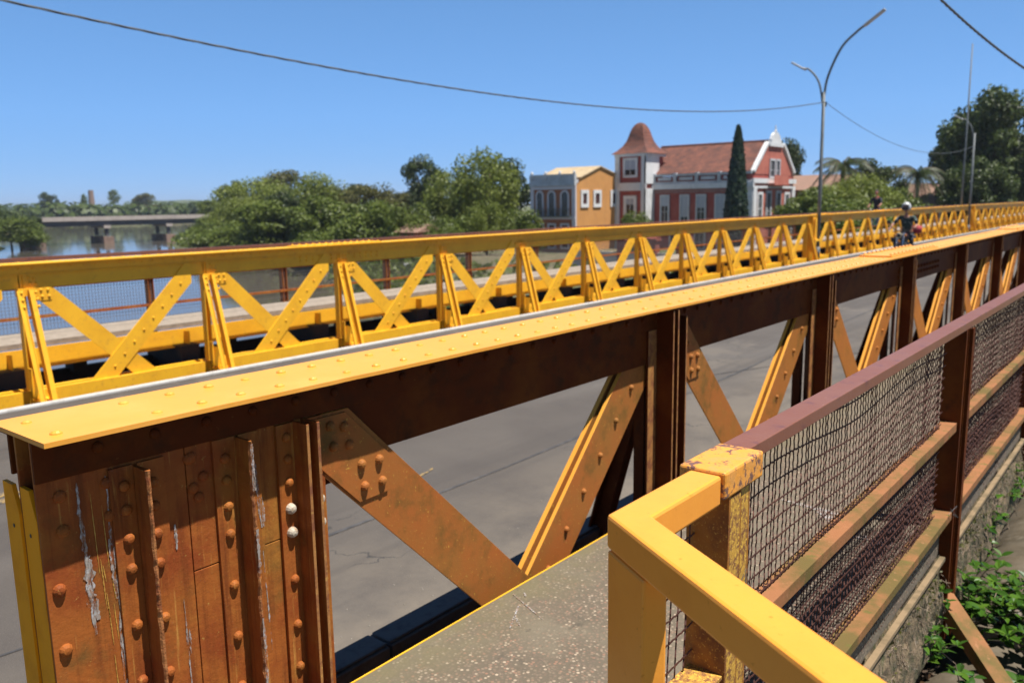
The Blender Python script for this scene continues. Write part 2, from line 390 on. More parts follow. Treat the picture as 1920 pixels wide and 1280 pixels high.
g = MB(); g.add([(-3600,-3600,-9),(5300,-3600,-9),(5300,5300,-9),(-3600,5300,-9)], [(0,1,2,3)])
struct(g.build('river', M['water']), 'calm brown river reflecting the sky')

XA, XB = -14.0, 128.0
g = MB(); n = 43; vs = []; fs = []; Pf = [(2.86,-2.25),(7.3,-2.25),(10.72,-2.325),(10.72,-2.45),(2.86,-2.45)]
for i in range(n+1):
    for y, z in Pf: vs.append((XA+(XB-XA)*i/n, y, z))
for i in range(n):
    for j in range(5): a = 5*i+j; b_ = 5*i+(j+1) % 5; fs.append((a, a+5, b_+5, b_))
g.add(vs, fs)
struct(g.build('road', M['asphalt'], camber=True, fix=True), 'grey asphalt carriageway of the bridge')
g = MB(); x = -2.0  # cast shadow of a cable, laid on the road as a dark strip
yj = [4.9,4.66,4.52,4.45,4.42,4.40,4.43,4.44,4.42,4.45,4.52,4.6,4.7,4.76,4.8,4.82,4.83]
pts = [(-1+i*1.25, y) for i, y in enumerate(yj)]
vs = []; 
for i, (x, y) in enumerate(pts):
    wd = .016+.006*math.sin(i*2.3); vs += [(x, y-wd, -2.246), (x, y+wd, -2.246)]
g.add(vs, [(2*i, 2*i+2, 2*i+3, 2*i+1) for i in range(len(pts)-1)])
o = g.build('cable_shadow', M['cable_shade'], camber=True); o['kind'] = 'structure'; o['label'] = 'thin dark strip painted as a cable shadow along the near lane'
M['road_yellow'] = surf('worn_road_yellow', (.30, .20, .07), [((.08, .07, .065), 25, .46, .56)], .8)
g = MB()
for a, b, y0, y1 in ((1.2, 2.6, 7.00, 7.10), (1.2, 2.6, 7.16, 7.26)):
    g.add([(a,y0,-2.246),(b,y0,-2.246),(b,y1,-2.246),(a,y1,-2.246)], [(0,1,2,3)])
for k in range(11):
    a = 6.4+k*7.5
    for y0 in (7.0, 7.15): g.add([(a,y0,-2.245+.001),(a+4,y0,-2.244),(a+4,y0+.12,-2.244),(a,y0+.12,-2.244)], [(0,1,2,3)])
g.add([(4.62,4.80,-2.244),(4.86,4.86,-2.244),(4.90,4.90,-2.244),(4.64,4.83,-2.244)], [(0,1,2,3)])
o = g.build('road_marking', M['road_yellow'], camber=True); o['kind'] = 'structure'; o['label'] = 'worn yellow centre line paint on the asphalt'
g = MB(); P = [(8.55+.045*math.cos(a*.6), 3.95+.035*math.sin(a*.6), -2.240+.004*math.sin(a)) for a in range(11)]
g.tube(P, .007, 6); tag(g.build('rubber_ring', M['black']), 'small dark rubber ring lying on the asphalt', 'ring')
rr = random.Random(8); g = MB()
for i in range(900):
    x = rr.uniform(.5, 14); y = 2.9+abs(rr.gauss(0, .35)); r_ = rr.uniform(.002, .006)
    g.lathe([(0, 0), (r_, .0), (r_*.7, r_*.7), (0, r_)], (x, y, -2.2495), 5)
tag(g.build('road_grit', M['concrete'], camber=True), 'loose grit gathered along the kerb on the asphalt', 'grit', kind='stuff')
# kerbs
g = MB()
n = 36
for k in range(n):
    x0 = -8+k*2.6; x1 = x0+2.585
    g.lbox(x0, x1, 2.70, 2.86, -2.5, -2.02, 0, 2.7)
    g.lbox(x0+.003, x1-.003, 2.715, 2.85, -2.02, -2.005, 0, 2.7)
tag(struct(g.build('kerb', M['kerb'], camber=True, bevel=.008)), 'dark blue grey kerb between the near truss and the asphalt', None)
g = MB(); g.lbox(XA, XB, 10.52, 10.60, -2.35, -2.285, 0, 2.6)
tag(struct(g.build('kerb', M['kerb_white'], camber=True, bevel=.02)), 'white painted kerb along the far truss', None)
# deck substructure
g = MB()
for k in range(-4, 49):
    x = 1.6+k*2.55; g.box(x-.12, x+.12, .95, 13.0, -3.0, -2.49)
g.lbox(XA, XB, 2.45, 2.69, -3.1, -2.6); g.lbox(XA, XB, 11.75, 12.05, -3.1, -2.62); g.lbox(XA, XB, 12.85, 12.95, -3.3, -2.33)
for k in range(-4, 49):
    x = 1.6+k*2.55; g.box(x-.16, x+.16, 11.95, 13.0, -2.48, -2.10); g.box(x+1.1, x+1.3, 12.7, 12.99, -2.4, -2.2)
g.lbox(XA, XB, 5.2, 5.5, -3.1, -2.43); g.lbox(XA, XB, 8.2, 8.5, -3.1, -2.43)
for x in (20.5, 40.5, 64):
    for y in (3.4, 10.4): g.lathe([(.7, -11), (.6, -3.8), (0, -3.8)], (x, y, 0), 20)
    g.box(x-.8, x+.8, 2.2, 11.7, -3.8, -3.1)
struct(g.build('bridge_deck', M['deck_steel'], camber=True), 'dark steel beams and piers under the bridge')

# walkways
g = MB(); g.lbox(-6, XB, .84, 2.13, -1.80, -1.65, 0, 2.57)
struct(g.build('walkway', M['pebble'], camber=True), 'exposed pebble walkway between the near truss and the mesh railing')
# crumbly mossy slab side: a finely cut strip pushed about by noise
g = MB(); vs = []; fs = []; nxs = 420; nzs = 9
for i in range(nxs+1):
    x = .6+i*.03
    for j in range(nzs+1):
        z = -1.79-j*.045; a = noise.noise(Vector((x*4, z*6, 1)))*.018+noise.noise(Vector((x*17, z*20, 5)))*.012
        vs.append((x, .835-j*.006-a, z))
for i in range(nxs):
    for j in range(nzs): a = i*(nzs+1)+j; fs.append((a, a+1, a+nzs+2, a+nzs+1))
g.add(vs, fs); g.lbox(.6, 13.2, .85, 1.6, -2.2, -1.81)
struct(g.build('walkway_edge', M['slab_side'], camber=True, smooth=False), 'mossy crumbling concrete side of the walkway slab')
g = MB(); g.lbox(-6, XB, 12.2, 13.28, -1.85, -1.78, 0, 2.57)
M['far_slab'] = surf('far_walkway_concrete', (.30, .25, .20), [((.22, .18, .14), 9, .45, .65)], .9, (40, .5, .006))
struct(g.build('walkway', M['far_slab'], camber=True), 'tan concrete walkway beyond the far truss')
g = MB(); g.lbox(-6, 60, 2.131, 2.137, -1.70, -1.648, 0, 2.57)
struct(g.build('walkway_edging', M['yellow_far'], camber=True), 'thin yellow steel edging on the truss side of the near walkway')
# paint splashes on the walkway
def splash(name, segs, label, z=-1.646):
    g = MB()
    for (a, b, w0) in segs:
        a = Vector((*a, z)); b = Vector((*b, z)); d = (b-a).normalized(); s_ = Vector((-d.y, d.x, 0)); n = 9; vs = []
        for i in range(n+1):
            t = i/n; p = a.lerp(b, t); wd = w0*(.25+.75*math.sin(PI*min(1, t*.9+.08)))*(.6+.8*rnd.random())
            vs += [p-s_*wd, p+s_*wd*rnd.uniform(.5, 1)]
        g.add(vs, [(2*i, 2*i+2, 2*i+3, 2*i+1) for i in range(n)])
    o = g.build(name, M['paint_white'], camber=True); tag(o, label, 'paint splash'); return o
splash('paint_splash', [((2.50,2.02),(2.33,1.93),.006),((2.56,2.10),(2.46,1.86),.004),((2.42,1.98),(2.36,1.90),.005),((2.60,2.07),(2.57,2.04),.005)], 'small white paint splash on the walkway at the foot of the brown diagonal')
splash('paint_splash', [((4.35,1.62),(4.30,1.22),.03),((4.30,1.40),(4.05,1.10),.05),((4.15,1.22),(4.02,.98),.03)], 'larger white paint smear on the walkway behind the wire mesh')

# ------------------------------------------------------------------ trusses
PXA = [1.62+2.55*k for k in range(50)]; PX = PXA
def place(o, me_name, x, parent, dy=0):
    """another instance of a part, shifted along the truss"""
    c = o.copy(); sc.collection.objects.link(c); c.parent = parent; c.location = (x, dy, zc(x)); return c
def rough_bar(g, x, y0, y1, z0, z1, t, mi_side, mi_edge, amp=.004, n=90):
    """vertical plate (normal x) whose free edge at y0 is pitted and uneven"""
    vs = []; fs = []; mm = []
    for i in range(n+1):
        z = z1+(z0-z1)*i/n
        e = noise.noise(Vector((x*9, z*26, 2)))*amp*1.6+noise.noise(Vector((x*9, z*75, 7)))*amp
        e2 = noise.noise(Vector((x*9, z*60, 12)))*amp*.8
        hw = t/2+abs(noise.noise(Vector((x*5, z*40, 9))))*amp
        vs += [(x-t/2, y1, z), (x-hw, y0+e+.004, z), (x-hw*.35, y0+e-.002, z), (x+hw*.6, y0+e2-.002, z), (x+hw, y0+e2+.005, z), (x+t/2, y1, z)]
    for i in range(n):
        for j in range(5):
            a = 6*i+j; fs.append((a, a+6, a+7, a+1)); mm.append(mi_edge if 1 <= j <= 3 else mi_side)
    fs += [(0,1,2,3,4,5), tuple(range(6*n+5, 6*n-1, -1))]; mm += [mi_side]*2
    g.add(vs, fs, mm)

M['edge_yellow'] = surf('yellow_on_end_angle', (.90, .36, .012), [((.80, .30, .012), 7, .5, .66), ((.16, .06, .02), 38, .70, .74)], .6, (40, .3, .002), spec=.08)
M['diag'] = None
def diagmat():
    m, N, L, B = newmat('overpainted_diagonal'); tc = N.new('ShaderNodeTexCoord').outputs['Object']; gp = N.new('ShaderNodeNewGeometry').outputs['Position']
    sx = N.new('ShaderNodeSeparateXYZ'); L.new(gp, sx.inputs[0])
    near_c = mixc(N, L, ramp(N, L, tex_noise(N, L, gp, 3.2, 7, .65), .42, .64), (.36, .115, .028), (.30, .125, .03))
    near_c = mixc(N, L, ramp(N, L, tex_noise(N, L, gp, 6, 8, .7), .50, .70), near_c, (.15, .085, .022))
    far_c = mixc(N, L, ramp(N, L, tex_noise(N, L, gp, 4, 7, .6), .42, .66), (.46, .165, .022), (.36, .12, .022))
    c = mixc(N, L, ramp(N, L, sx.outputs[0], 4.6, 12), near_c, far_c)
    c = mixc(N, L, ramp(N, L, tex_noise(N, L, gp, 80, 3, .7), .655, .70), c, (.55, .33, .06))
    L.new(c, B.inputs['Base Color']); B.inputs['Roughness'].default_value = .6; B.inputs['Specular IOR Level'].default_value = .15
    bn = N.new('ShaderNodeBump'); bn.inputs['Strength'].default_value = .35; bn.inputs['Distance'].default_value = .002
    L.new(tex_noise(N, L, gp, 80, 5, .6), bn.inputs['Height']); L.new(bn.outputs[0], B.inputs['Normal']); return m
M['diag'] = diagmat()
def truss(near, label):
    root = thing('bridge_truss', label, 'truss', (0,0,0), 0, 'riveted trusses of the bridge')
    S, Y = (M['brown'], M['yellow']) if near else (M['yellow_far'], M['yellow_far'])
    DK = M['brown_shaded'] if near else M['yellow_far']
    dy = 0 if near else 9.2
    X0, X1 = .79, 127
    PX = PXA[:36] if near else PXA
    # top flange with chipped edges, rivets on top
    g = MB(); n = 500; vs = []; fs = []
    for i in range(n+1):
        x = X0+(X1-X0)*(i/n)**1.7
        a = abs(noise.noise(Vector((x*9, 0, 0))))*.004+max(0, noise.noise(Vector((x*3.1, 4, 0)))-.42)*.03
        b = abs(noise.noise(Vector((x*7, 9, 0))))*.003
        zw = noise.noise(Vector((x*1.3, 2, 0)))*.0015
        vs += [(x, 2.124+dy+a, -.575+zw), (x, 2.475+dy-b, -.575), (x, 2.475+dy-b, -.563), (x, 2.124+dy+a, -.562+zw)]
    for i in range(n):
        a = 4*i; b = a+4; fs += [(a+1,a,b,b+1),(a+2,a+1,b+1,b+2),(a+3,a+2,b+2,b+3),(a,a+3,b+3,b)]
    mm = [0, 1, 1, 1]*n + [1, 1]
    fs += [(0,1,2,3),(4*n+3,4*n+2,4*n+1,4*n)]
    g.add(vs, fs, mm)
    xm = 30 if near else 60; st = .135 if near else .17; k = 0; x = .85
    while x < xm:
        if abs(x-.985) > .05:
            for yy in (2.20, 2.385):
                q = rnd.uniform(-.004, .004)
                if 8.3 < x < 10.3: continue
                g.rivet((x+q, yy+dy+rnd.uniform(-.003, .003), -.5645), 'z', 0.0155*rnd.uniform(.92, 1.1) if x < 6 else .014, .011*rnd.uniform(.8, 1.15), 1, 10 if x < 4 else 6)
        x += st
    # splice plates bolted over the flange joints
    for xs in (8.4, 15.9, 24.2, 33, 41.5):
        g.lbox(xs, xs+.92, 2.165+dy, 2.47+dy, -.5605, -.548, 1); g.lbox(xs+.95, xs+1.85, 2.165+dy, 2.47+dy, -.5605, -.548, 1)
        for i in range(13):
            for yy in (2.195, 2.44):
                g.rivet((xs+.1+i*.14, yy+dy, -.549), 'z', .02, .022, 1, 6)
    g.build('top_flange', [S, Y], root, camber=True)
    # chord: pairs of webs and angles
    g = MB()
    xw = 1.70 if near else X0
    ly = 2.57
    for y0, y1, ya, yb in ((2.25, 2.262, 2.238, 2.2495), (2.372, 2.384, 2.3845, 2.396)):
        g.lbox(xw, X1, y0+dy, y1+dy, -.885, -.5765, 0, ly)
        g.lbox(X0+.012, X1, ya+dy, yb+dy, -.695, -.5765, 0, ly)
    # fillets: short horizontal legs of the angles under the flange
    g.lbox(X0+.012, X1, 2.175+dy, 2.2375+dy, -.587, -.5755, 0, ly); g.lbox(X0+.012, X1, 2.397+dy, 2.46+dy, -.587, -.5755, 0, ly)
    x = .965; 
    while x < (18 if near else 45):
        g.rivet((x, 2.238+dy, -.632), '-y', .0165, .012, 0, 10 if x < 3 else 6)
        x += .161
    for xs in (8.4, 33) if not near else (8.9,):
        for i in range(14):
            for z in (-.74, -.80): g.rivet((xs+.1+i*.13, 2.25+dy, z), '-y', .02, .02, 0, 6)
    if not near: g.lbox(X0, X1, 2.222+dy, 2.2375+dy, -.712, -.698, 0, ly)
    if not near:   # a narrow angle run along part of the chord
        g.lbox(14.2, 31, 2.21+dy, 2.25+dy, -.775, -.765); g.lbox(14.2, 31, 2.236+dy, 2.25+dy, -.80, -.765)
    g.build('top_chord', [S if not near else M['brown_shaded'], Y], root, camber=True, bevel=.0015 if near else 0)
    g = MB()
    for y0, y1, ya, yb in ((2.25, 2.262, 2.19, 2.25), (2.372, 2.384, 2.384, 2.44)):
        g.lbox(X0+.01, X1, y0+dy, y1+dy, -2.46, -2.205, 0, ly); g.lbox(X0+.01, X1, ya+dy, yb+dy, -2.215, -2.20, 0, ly)
    if not near: g.lbox(X0+.01, X1, 2.176+dy, 2.188+dy, -2.46, -2.198, 0, ly)
    g.build('bottom_chord', [S], root, camber=True)
    # end panel
    g = MB()
    g.lbox(.802, 1.70, 2.2505, 2.262, -2.28, -.60, [0]*4+[1, 1], 3) if False else None
    if near:
        for a, b, z0, z1 in ((.804, 1.215, -2.28, -.58), (1.218, 1.700, -1.086, -.58), (1.218, 1.700, -2.28, -1.090)):
            g.box(a, b, 2.2505, 2.262, z0, z1); g.box(a, b, 2.348, 2.3595, z0, z1)
    else:
        g.box(.804, 1.70, 2.2505+dy, 2.262+dy, -2.28, -.58); g.box(.804, 1.70, 2.348+dy, 2.3595+dy, -2.28, -.58)
    for z in (-.998, -1.17, -1.345, -1.52, -1.70):
        g.rivet((.835, 2.2505+dy, z), '-y', .018, .015, 0, 12)
    for i in range(6):
        for z in (-.745, -.84):
            if i not in (2, 4, 5): g.rivet((.86+i*.125, 2.2505+dy, z+.004*i), '-y', .018, .012, 0, 10)
    for x, z in ((1.225, -.735), (1.27, -.80), (1.25, -.86)): g.rivet((x, 2.2505+dy, z), '-y', .017, .012, 0, 10)
    g.build('end_plate', [M['brown'] if near else S], root, camber=True, bevel=.0015)
    # yellow closing angles on the open end
    g = MB()
    def rough_strip(ya, yb, xa, z1, z0):
        n = 60; vs = []; fs = []
        for i in range(n+1):
            z = z1+(z0-z1)*i/n; e = noise.noise(Vector((ya*30, z*14, 1)))*.004+noise.noise(Vector((ya*30, z*50, 4)))*.002
            cut = .03*(1-i/3) if i < 3 else 0
            vs += [(xa, ya+dy+e+cut, z), (xa, yb+dy, z), (xa+.011, yb+dy, z), (xa+.011, ya+dy+e+cut, z)]
        for i in range(n):
            a = 4*i; b = a+4; fs += [(a, a+1, b+1, b), (a+1, a+2, b+2, b+1), (a+2, a+3, b+3, b+2), (a+3, a, b, b+3)]
        fs += [(3,2,1,0), (4*n, 4*n+1, 4*n+2, 4*n+3)]
        g.add(vs, fs, 0)
    rough_strip(2.262, 2.348, .803, -.722, -2.28); 
    g.build('end_angle', [M['edge_yellow'] if near else Y], root, camber=True, fix=True)
    g = MB()
    rough_strip(2.357, 2.448, .797, -.722, -2.28)
    g.build('end_angle', [M['edge_yellow'] if near else Y], root, camber=True, fix=True)
    for q in ((.802, 2.31+dy, -.85), (.796, 2.40+dy, -.84)):
        g = MB(); g.rivet(q, '-x', .006, .001, 0, 8); g.build('bolt_hole', [M['black']], root, camber=True)
    # two T stiffeners on the end plate
    for xb0, xleg, xb1, zt in ((.988, 1.062, 1.148, -.705), (1.302, 1.385, 1.462, -.697)):
        g = MB()
        g.box(xb0, xleg-.006, 2.240+dy, 2.250+dy, -2.27, zt); g.box(xleg+.006, xb1, 2.240+dy, 2.250+dy, -2.27, zt)
        rough_bar(g, xleg, 2.166+dy, 2.25+dy, -2.27, zt-.005, .011, 0, 1)
        for z in (-.76, -.83, -.915, -1.005, -1.175, -1.348, -1.52, -1.69):
            g.rivet((xb0+.038, 2.240+dy, z), '-y', .0165, .015, 0, 12); g.rivet((xb1-.040, 2.240+dy, z-.012), '-y', .0165, .015, 0, 12)
        g.build('stiffener', [M['brown'] if near else S, M['rust'] if near else S], root, camber=True, bevel=.001, fix=True)
    # posts -------------------------------------------------------------
    def post_mesh(first):
        g = MB(); z0, z1 = -2.28, -.70
        if first:   # the slim post at the first panel point
            g.box(-.092, -.026, 2.238+dy, 2.2500+dy, z0, z1)
            g.box(-.0265, -.0155, 2.165+dy, 2.2500+dy, z0, z1+.002, [0,0,2,0,1,0]); g.box(.0145, .0255, 2.163+dy, 2.2500+dy, z0, z1+.002, [0,0,2,0,0,0])
            g.box(.026, .094, 2.238+dy, 2.2500+dy, z0, z1)
            for z in (-.99, -1.072):
                g.rivet((-.055, 2.238+dy, z), '-y', .019, .022, 3, 12); g.rivet((.064, 2.238+dy, z), '-y', .019, .022, 3, 12)
            for z in (-.745, -.82, -.90, -1.24, -1.403, -1.557, -1.73):
                g.rivet((-.055, 2.238+dy, z), '-y', .0165, .015, 0, 12); g.rivet((.064, 2.238+dy, z), '-y', .0165, .015, 0, 12)
        elif not near:   # slim: two angles back to back, a narrow face to the road
            g.box(.0, .012, 2.25+dy, 2.36+dy, z0, z1); g.box(.065, .077, 2.25+dy, 2.36+dy, z0, z1)
            g.box(.012, .065, 2.352+dy, 2.36+dy, z0, z1)
            g.prism([(-.018, z0), (.035, z0), (.035, z0+.30), (-.018, z0+.02)], 2.0+dy, 2.2+dy)
        else:
            g.box(-.240, -.150, 2.238+dy, 2.250+dy, z0, z1, [0,0,2,0,0,0])
            g.box(-.150, -.138, 2.135+dy, 2.262+dy, z0, z1+.11, [0,0,2,0,0,0]); g.box(-.105, -.093, 2.13+dy, 2.262+dy, z0, z1+.11, [0,0,2,0,0,0])
            g.box(-.0925, .03, 2.238+dy, 2.250+dy, z0, z1)
            g.box(.03, .042, 2.15+dy, 2.262+dy, z0, z1+.06, [0,0,2,0,0,0])
        # inner pair of angles closing the box towards the other web
        if near: g.box(-.03, -.018, 2.3845+dy, 2.45+dy, z0, z1); g.box(.015, .027, 2.3845+dy, 2.45+dy, z0, z1)
        if near: g.box(-.05, .05, 2.336+dy, 2.345+dy, -2.27, -.888, 0)
        return g
    # shade is coloured into the near posts; their sun-facing flange edges get lighter paint
    pm = [M['brown'] if near else S, M['brown'] if near else S, M['edge_sunlit'] if near else S, M['white_rivet'] if near else S]
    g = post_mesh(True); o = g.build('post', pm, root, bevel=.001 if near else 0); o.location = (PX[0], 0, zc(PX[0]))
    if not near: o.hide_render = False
    pm2 = [DK, DK, M['edge_sunlit'] if near else S, S]
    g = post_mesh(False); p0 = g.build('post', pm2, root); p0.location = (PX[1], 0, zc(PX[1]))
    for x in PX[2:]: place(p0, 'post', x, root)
    # rakers: leaning pairs of angles from the post tops down to the road-side foot
    g = MB(); sgn = -1 if not near else 1
    yt = (2.20 if not near else 2.41)+dy; yf = (1.83 if not near else 2.80)+dy
    for xx, k in ((.0, 0), (.085, 1)):
        g.beam((xx, yt, -.90), (xx, yf, -2.30), .012, .10, side=(1,0,0)); g.beam((xx+.03*(1 if k else -1), yt+.032*sgn, -.90), (xx+.03*(1 if k else -1), yf+.032*sgn, -2.30), .06, .012, side=(1,0,0))
    g.box(-.03, .18, min(yt, yt-.1*sgn), max(yt, yt-.1*sgn), -.98, -.88)
    for z in (-.93, -1.02, -1.11):
        t = (-.90-z)/1.4; yy = yt+(yf-yt)*t+.04*sgn
        g.rivet((-.01, yy, z), '-y', .022, .02, 0, 6); g.rivet((.16, yy, z), '-y', .022, .02, 0, 6)
    g.box(-.03, .19, min(yf, yf-.42*sgn), max(yf, yf-.42*sgn), -2.38, -2.30)
    g.prism([(-.02, -2.3), (.0, -2.3), (.0, -1.9), (-.02, -1.9)], yf-.36*sgn, yf-.28*sgn)
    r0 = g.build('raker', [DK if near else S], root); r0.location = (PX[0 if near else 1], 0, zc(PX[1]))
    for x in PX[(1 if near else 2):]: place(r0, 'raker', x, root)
    # diagonals -----------------------------------------------------------
    def edges(n): return [0, 0]+[1]*n
    g = MB()   # falling plate
    P = [(.045, -.70), (.21, -.70), (.405, -.897), (.405+1.47, -2.36), (.405+1.12, -2.36), (.045, -.872)]
    g.prism([(a, b) for a, b in P][::-1], 2.2402+dy, 2.2496+dy, edges(6))
    g.prism([(.05, -.71), (.19, -.71), (.39, -.91), (.378, -1.05), (.238, -1.055), (.05, -.862)][::-1], 2.2325+dy, 2.2400+dy, [0]*8)
    for x, z in ((.252, -.915), (.336, -.918), (.262, -1.0), (.347, -1.003), (.12, -.745), (.18, -.76), (.13, -.82), (.20, -.83)):
        g.rivet((x, 2.2325+dy, z), '-y', .0185, .018, 0, 12)
    d0 = g.build('diagonal', [M['diag'] if near else S, Y], root, bevel=.001 if near else 0); d0.location = (PX[0], 0, zc(PX[0]))
    for x in PX[1:]: place(d0, 'diagonal', x, root)
    g = MB()   # rising plate in front, its twin on the inner web
    Q = [(2.57-.42, -.70), (2.57-.22, -.70), (2.57-.22, -.86), (2.57-1.67, -2.36), (2.57-1.90, -2.36), (2.57-.44, -.91)]
    rise0 = 2.2645 if near else 2.2285
    g.prism([(2.57-.485, -.88), (2.57-.31, -.70), (2.57-.225, -.70), (2.57-.225, -.99), (2.57-1.59, -2.36), (2.57-1.95, -2.36)], rise0+dy, rise0+.020+dy, edges(6))
    for i in range(11):
        x = 2.57-.40-i*.152; z = -.99-i*.152
        if z > -2.3: g.rivet((x, rise0+dy, z), '-y', .0165, .018, 0, 10)
    u0 = g.build('diagonal', [M['diag'] if near else S, Y], root, bevel=.001 if near else 0); u0.location = (PX[0], 0, zc(PX[0]))
    for x in PX[1:]: place(u0, 'diagonal', x, root)
    if near:
        g = MB()
        g.prism([(2.57-.49, -.88), (2.57-.31, -.70), (2.57-.16, -.70), (2.57-.16, -.93), (2.57-1.59, -2.36), (2.57-1.97, -2.36)], 2.305+dy, 2.330+dy, edges(6))
        u1 = g.build('inner_diagonal', [M['diag'], Y], root); u1.location = (PX[0], 0, zc(PX[0]))
        for x in PX[1:24]: place(u1, 'inner_diagonal', x, root)
    # heavier joint posts where two truss lengths meet
    for xs in ((32.45, 63.3) if not near else (61.0,)):
        g = MB()
        g.box(xs+.05, xs+.09, 2.12+dy, 2.5+dy, -2.4, -.60); g.box(xs+.42, xs+.46, 2.12+dy, 2.5+dy, -2.4, -.60)
        g.box(xs+.10, xs+.41, 2.15+dy, 2.17+dy, -2.4, -.62); g.box(xs+.16, xs+.35, 2.07+dy, 2.12+dy, -1.5, -.70)
        g.box(xs+.05, xs+.55, 2.0+dy, 2.12+dy, -1.58, -1.50); g.box(xs+.05, xs+.12, 2.0+dy, 2.12+dy, -2.3, -1.58)
        for i in range(8): g.rivet((xs+.25, 2.07+dy, -.78-i*.09), '-y', .025, .03, 0, 6)
        g.build('joint_post', [S], root, camber=True)
    return root
M['edge_sunlit'] = surf('sunlit_worn_edge_paint', (.36, .16, .045), [((.20, .07, .03), 20, .45, .62), ((.50, .28, .07), 45, .58, .7)], .6, (90, .4, .002))  # sunlight put into the colour of post faces turned to the sun
M['white_rivet'] = surf('pale_rivet', (.46, .40, .31), [((.30, .16, .07), 30, .5, .66)], .7, (150, .6, .002))
near_truss = truss(True, 'near truss, brown on its walkway side, with a bright yellow riveted top flange')
far_truss = truss(False, 'far truss across the road, painted yellow all over'); far_truss.location.z = -.092

# scraped white paint and yellow runs on the near end plate
def streak(g, x, z1, z0, w0, y, seed, lean=.0):
    n = 26; vs = []; r_ = random.Random(seed)
    for i in range(n+1):
        t = i/n; z = z1+(z0-z1)*t; wd = w0*(.25+.75*math.sin(PI*(.06+.9*t)))*(.55+.9*r_.random())
        xc = x+lean*t+noise.noise(Vector((seed, z*12, 0)))*w0*.5
        vs += [(xc-wd, y, z), (xc+wd*r_.uniform(.4, 1), y, z)]
    g.add(vs, [(2*i, 2*i+2, 2*i+3, 2*i+1) for i in range(n)])
ST = [(.905,-.72,-1.16,.008,1,.012),(.912,-.93,-1.12,.015,2,.01),(.982,-.72,-1.12,.005,3,.006),(.976,-.90,-1.08,.006,33,.006),(.983,-1.12,-1.40,.005,4,.003),
      (1.176,-1.16,-1.5,.003,7,.004),(1.168,-.92,-1.0,.005,17,0),(1.185,-1.26,-1.34,.004,18,0)]
for x, z1, z0, wd, sd, ln in ST:
    g = MB(); streak(g, x, z1, z0, wd, 2.2486-.0003*(sd % 5), sd, ln)
    g.build('scraped_paint', [M['paint_white']], near_truss, camber=True)
for x, z1, z0, wd, sd, ln in ((1.443,-.80,-1.02,.006,5,.01),(1.458,-.92,-1.02,.007,6,.004),(1.452,-1.1,-1.45,.0025,16,.01)):
    g = MB(); streak(g, x, z1, z0, wd, 2.2386, sd, ln)
    g.build('scraped_paint', [M['paint_white']], near_truss, camber=True)
for x, z1, z0 in ((1.385,-.71,-.86),(1.385,-.985,-1.13),(1.385,-1.28,-1.52)):
    g = MB(); n = 22; vs = []
    for i in range(n+1):
        z = z1+(z0-z1)*i/n; wd = .0055*(.5+.7*rnd.random()); vs += [(x-wd, 2.159, z), (x+wd, 2.159, z)]
    g.add(vs, [(2*i, 2*i+2, 2*i+3, 2*i+1) for i in range(n)])
    g.build('scraped_paint', [M['paint_white']], near_truss, camber=True)
for i, (x, z1, z0) in enumerate(((.938,-.76,-.99),(.948,-.95,-1.10),(.953,-.97,-1.02),(.955,-1.05,-1.13),(.957,-1.10,-1.21),(.965,-.80,-.98),(.975,-1.02,-1.08),(.972,-1.09,-1.20),(.96,-1.24,-1.4))):
    g = MB(); streak(g, x, z1, z0, .0014, 2.2487, 40+i, .004)
    g.build('paint_run', [M['paint_drip']], near_truss, camber=True)

# ------------------------------------------------------------------ walkway railings
def wire_mesh(g, x0, x1, z0, z1, yc, det, sx=.029, sz=.060, seed=0, r=.0024, mi=0):
    """crimped wires, both ways, hanging a little out of true"""
    rr = random.Random(seed)
    def sag(x, z):
        return (noise.noise(Vector((x*1.1, z*1.2, seed+3)))*.055*min(1, (z1-z)*2)+noise.noise(Vector((x*4, z*3, seed)))*.006,
                noise.noise(Vector((x*1.2, z*1.5, seed+9)))*.05)
    def strand(pts, n=3):
        vs = []; fs = []
        for i, p in enumerate(pts):
            for k in range(n):
                a = 2*PI*k/n
                if horiz: vs.append((p[0], p[1]+r*math.cos(a), p[2]+r*math.sin(a)))
                else: vs.append((p[0]+r*math.cos(a), p[1]+r*math.sin(a), p[2]))
        for i in range(len(pts)-1):
            for k in range(n): fs.append((i*n+k, i*n+(k+1)%n, (i+1)*n+(k+1)%n, (i+1)*n+k))
        g.add(vs, fs, mi)
    horiz = False; x = x0+.01
    while x < x1:
        n = int((z1-z0)/det)+1; pts = []; ph = rr.random()*6
        for i in range(n+1):
            z = z0+(z1-z0)*i/n; dx, dz = sag(x, z); am = .0058
            w_ = math.sin(z/.034*2*PI+ph)*am
            pts.append((x+dx+w_, yc+w_*.5+noise.noise(Vector((x*2, z*2, seed)))*.006, z))
        strand(pts); x += sx*rr.choice((.7, 1, 1, 1, 1.25, 1.1))
    horiz = True; z = z1-.015-.04*rr.random()
    while z > z0:
        n = int((x1-x0)/det)+1; pts = []
        for i in range(n+1):
            x = x0+(x1-x0)*i/n; dx, dz = sag(x, z)
            w_ = math.sin(x/.030*2*PI)*.0042
            pts.append((x, yc-.003-w_*.6, z+dz*min(1, (x-x0)*3, (x1-x)*3)+w_))
        strand(pts); z -= sz*rr.choice((.8, 1, 1, 1.15)) if z > -1.15 else sz*rr.choice((.35, .6, .8, .5))

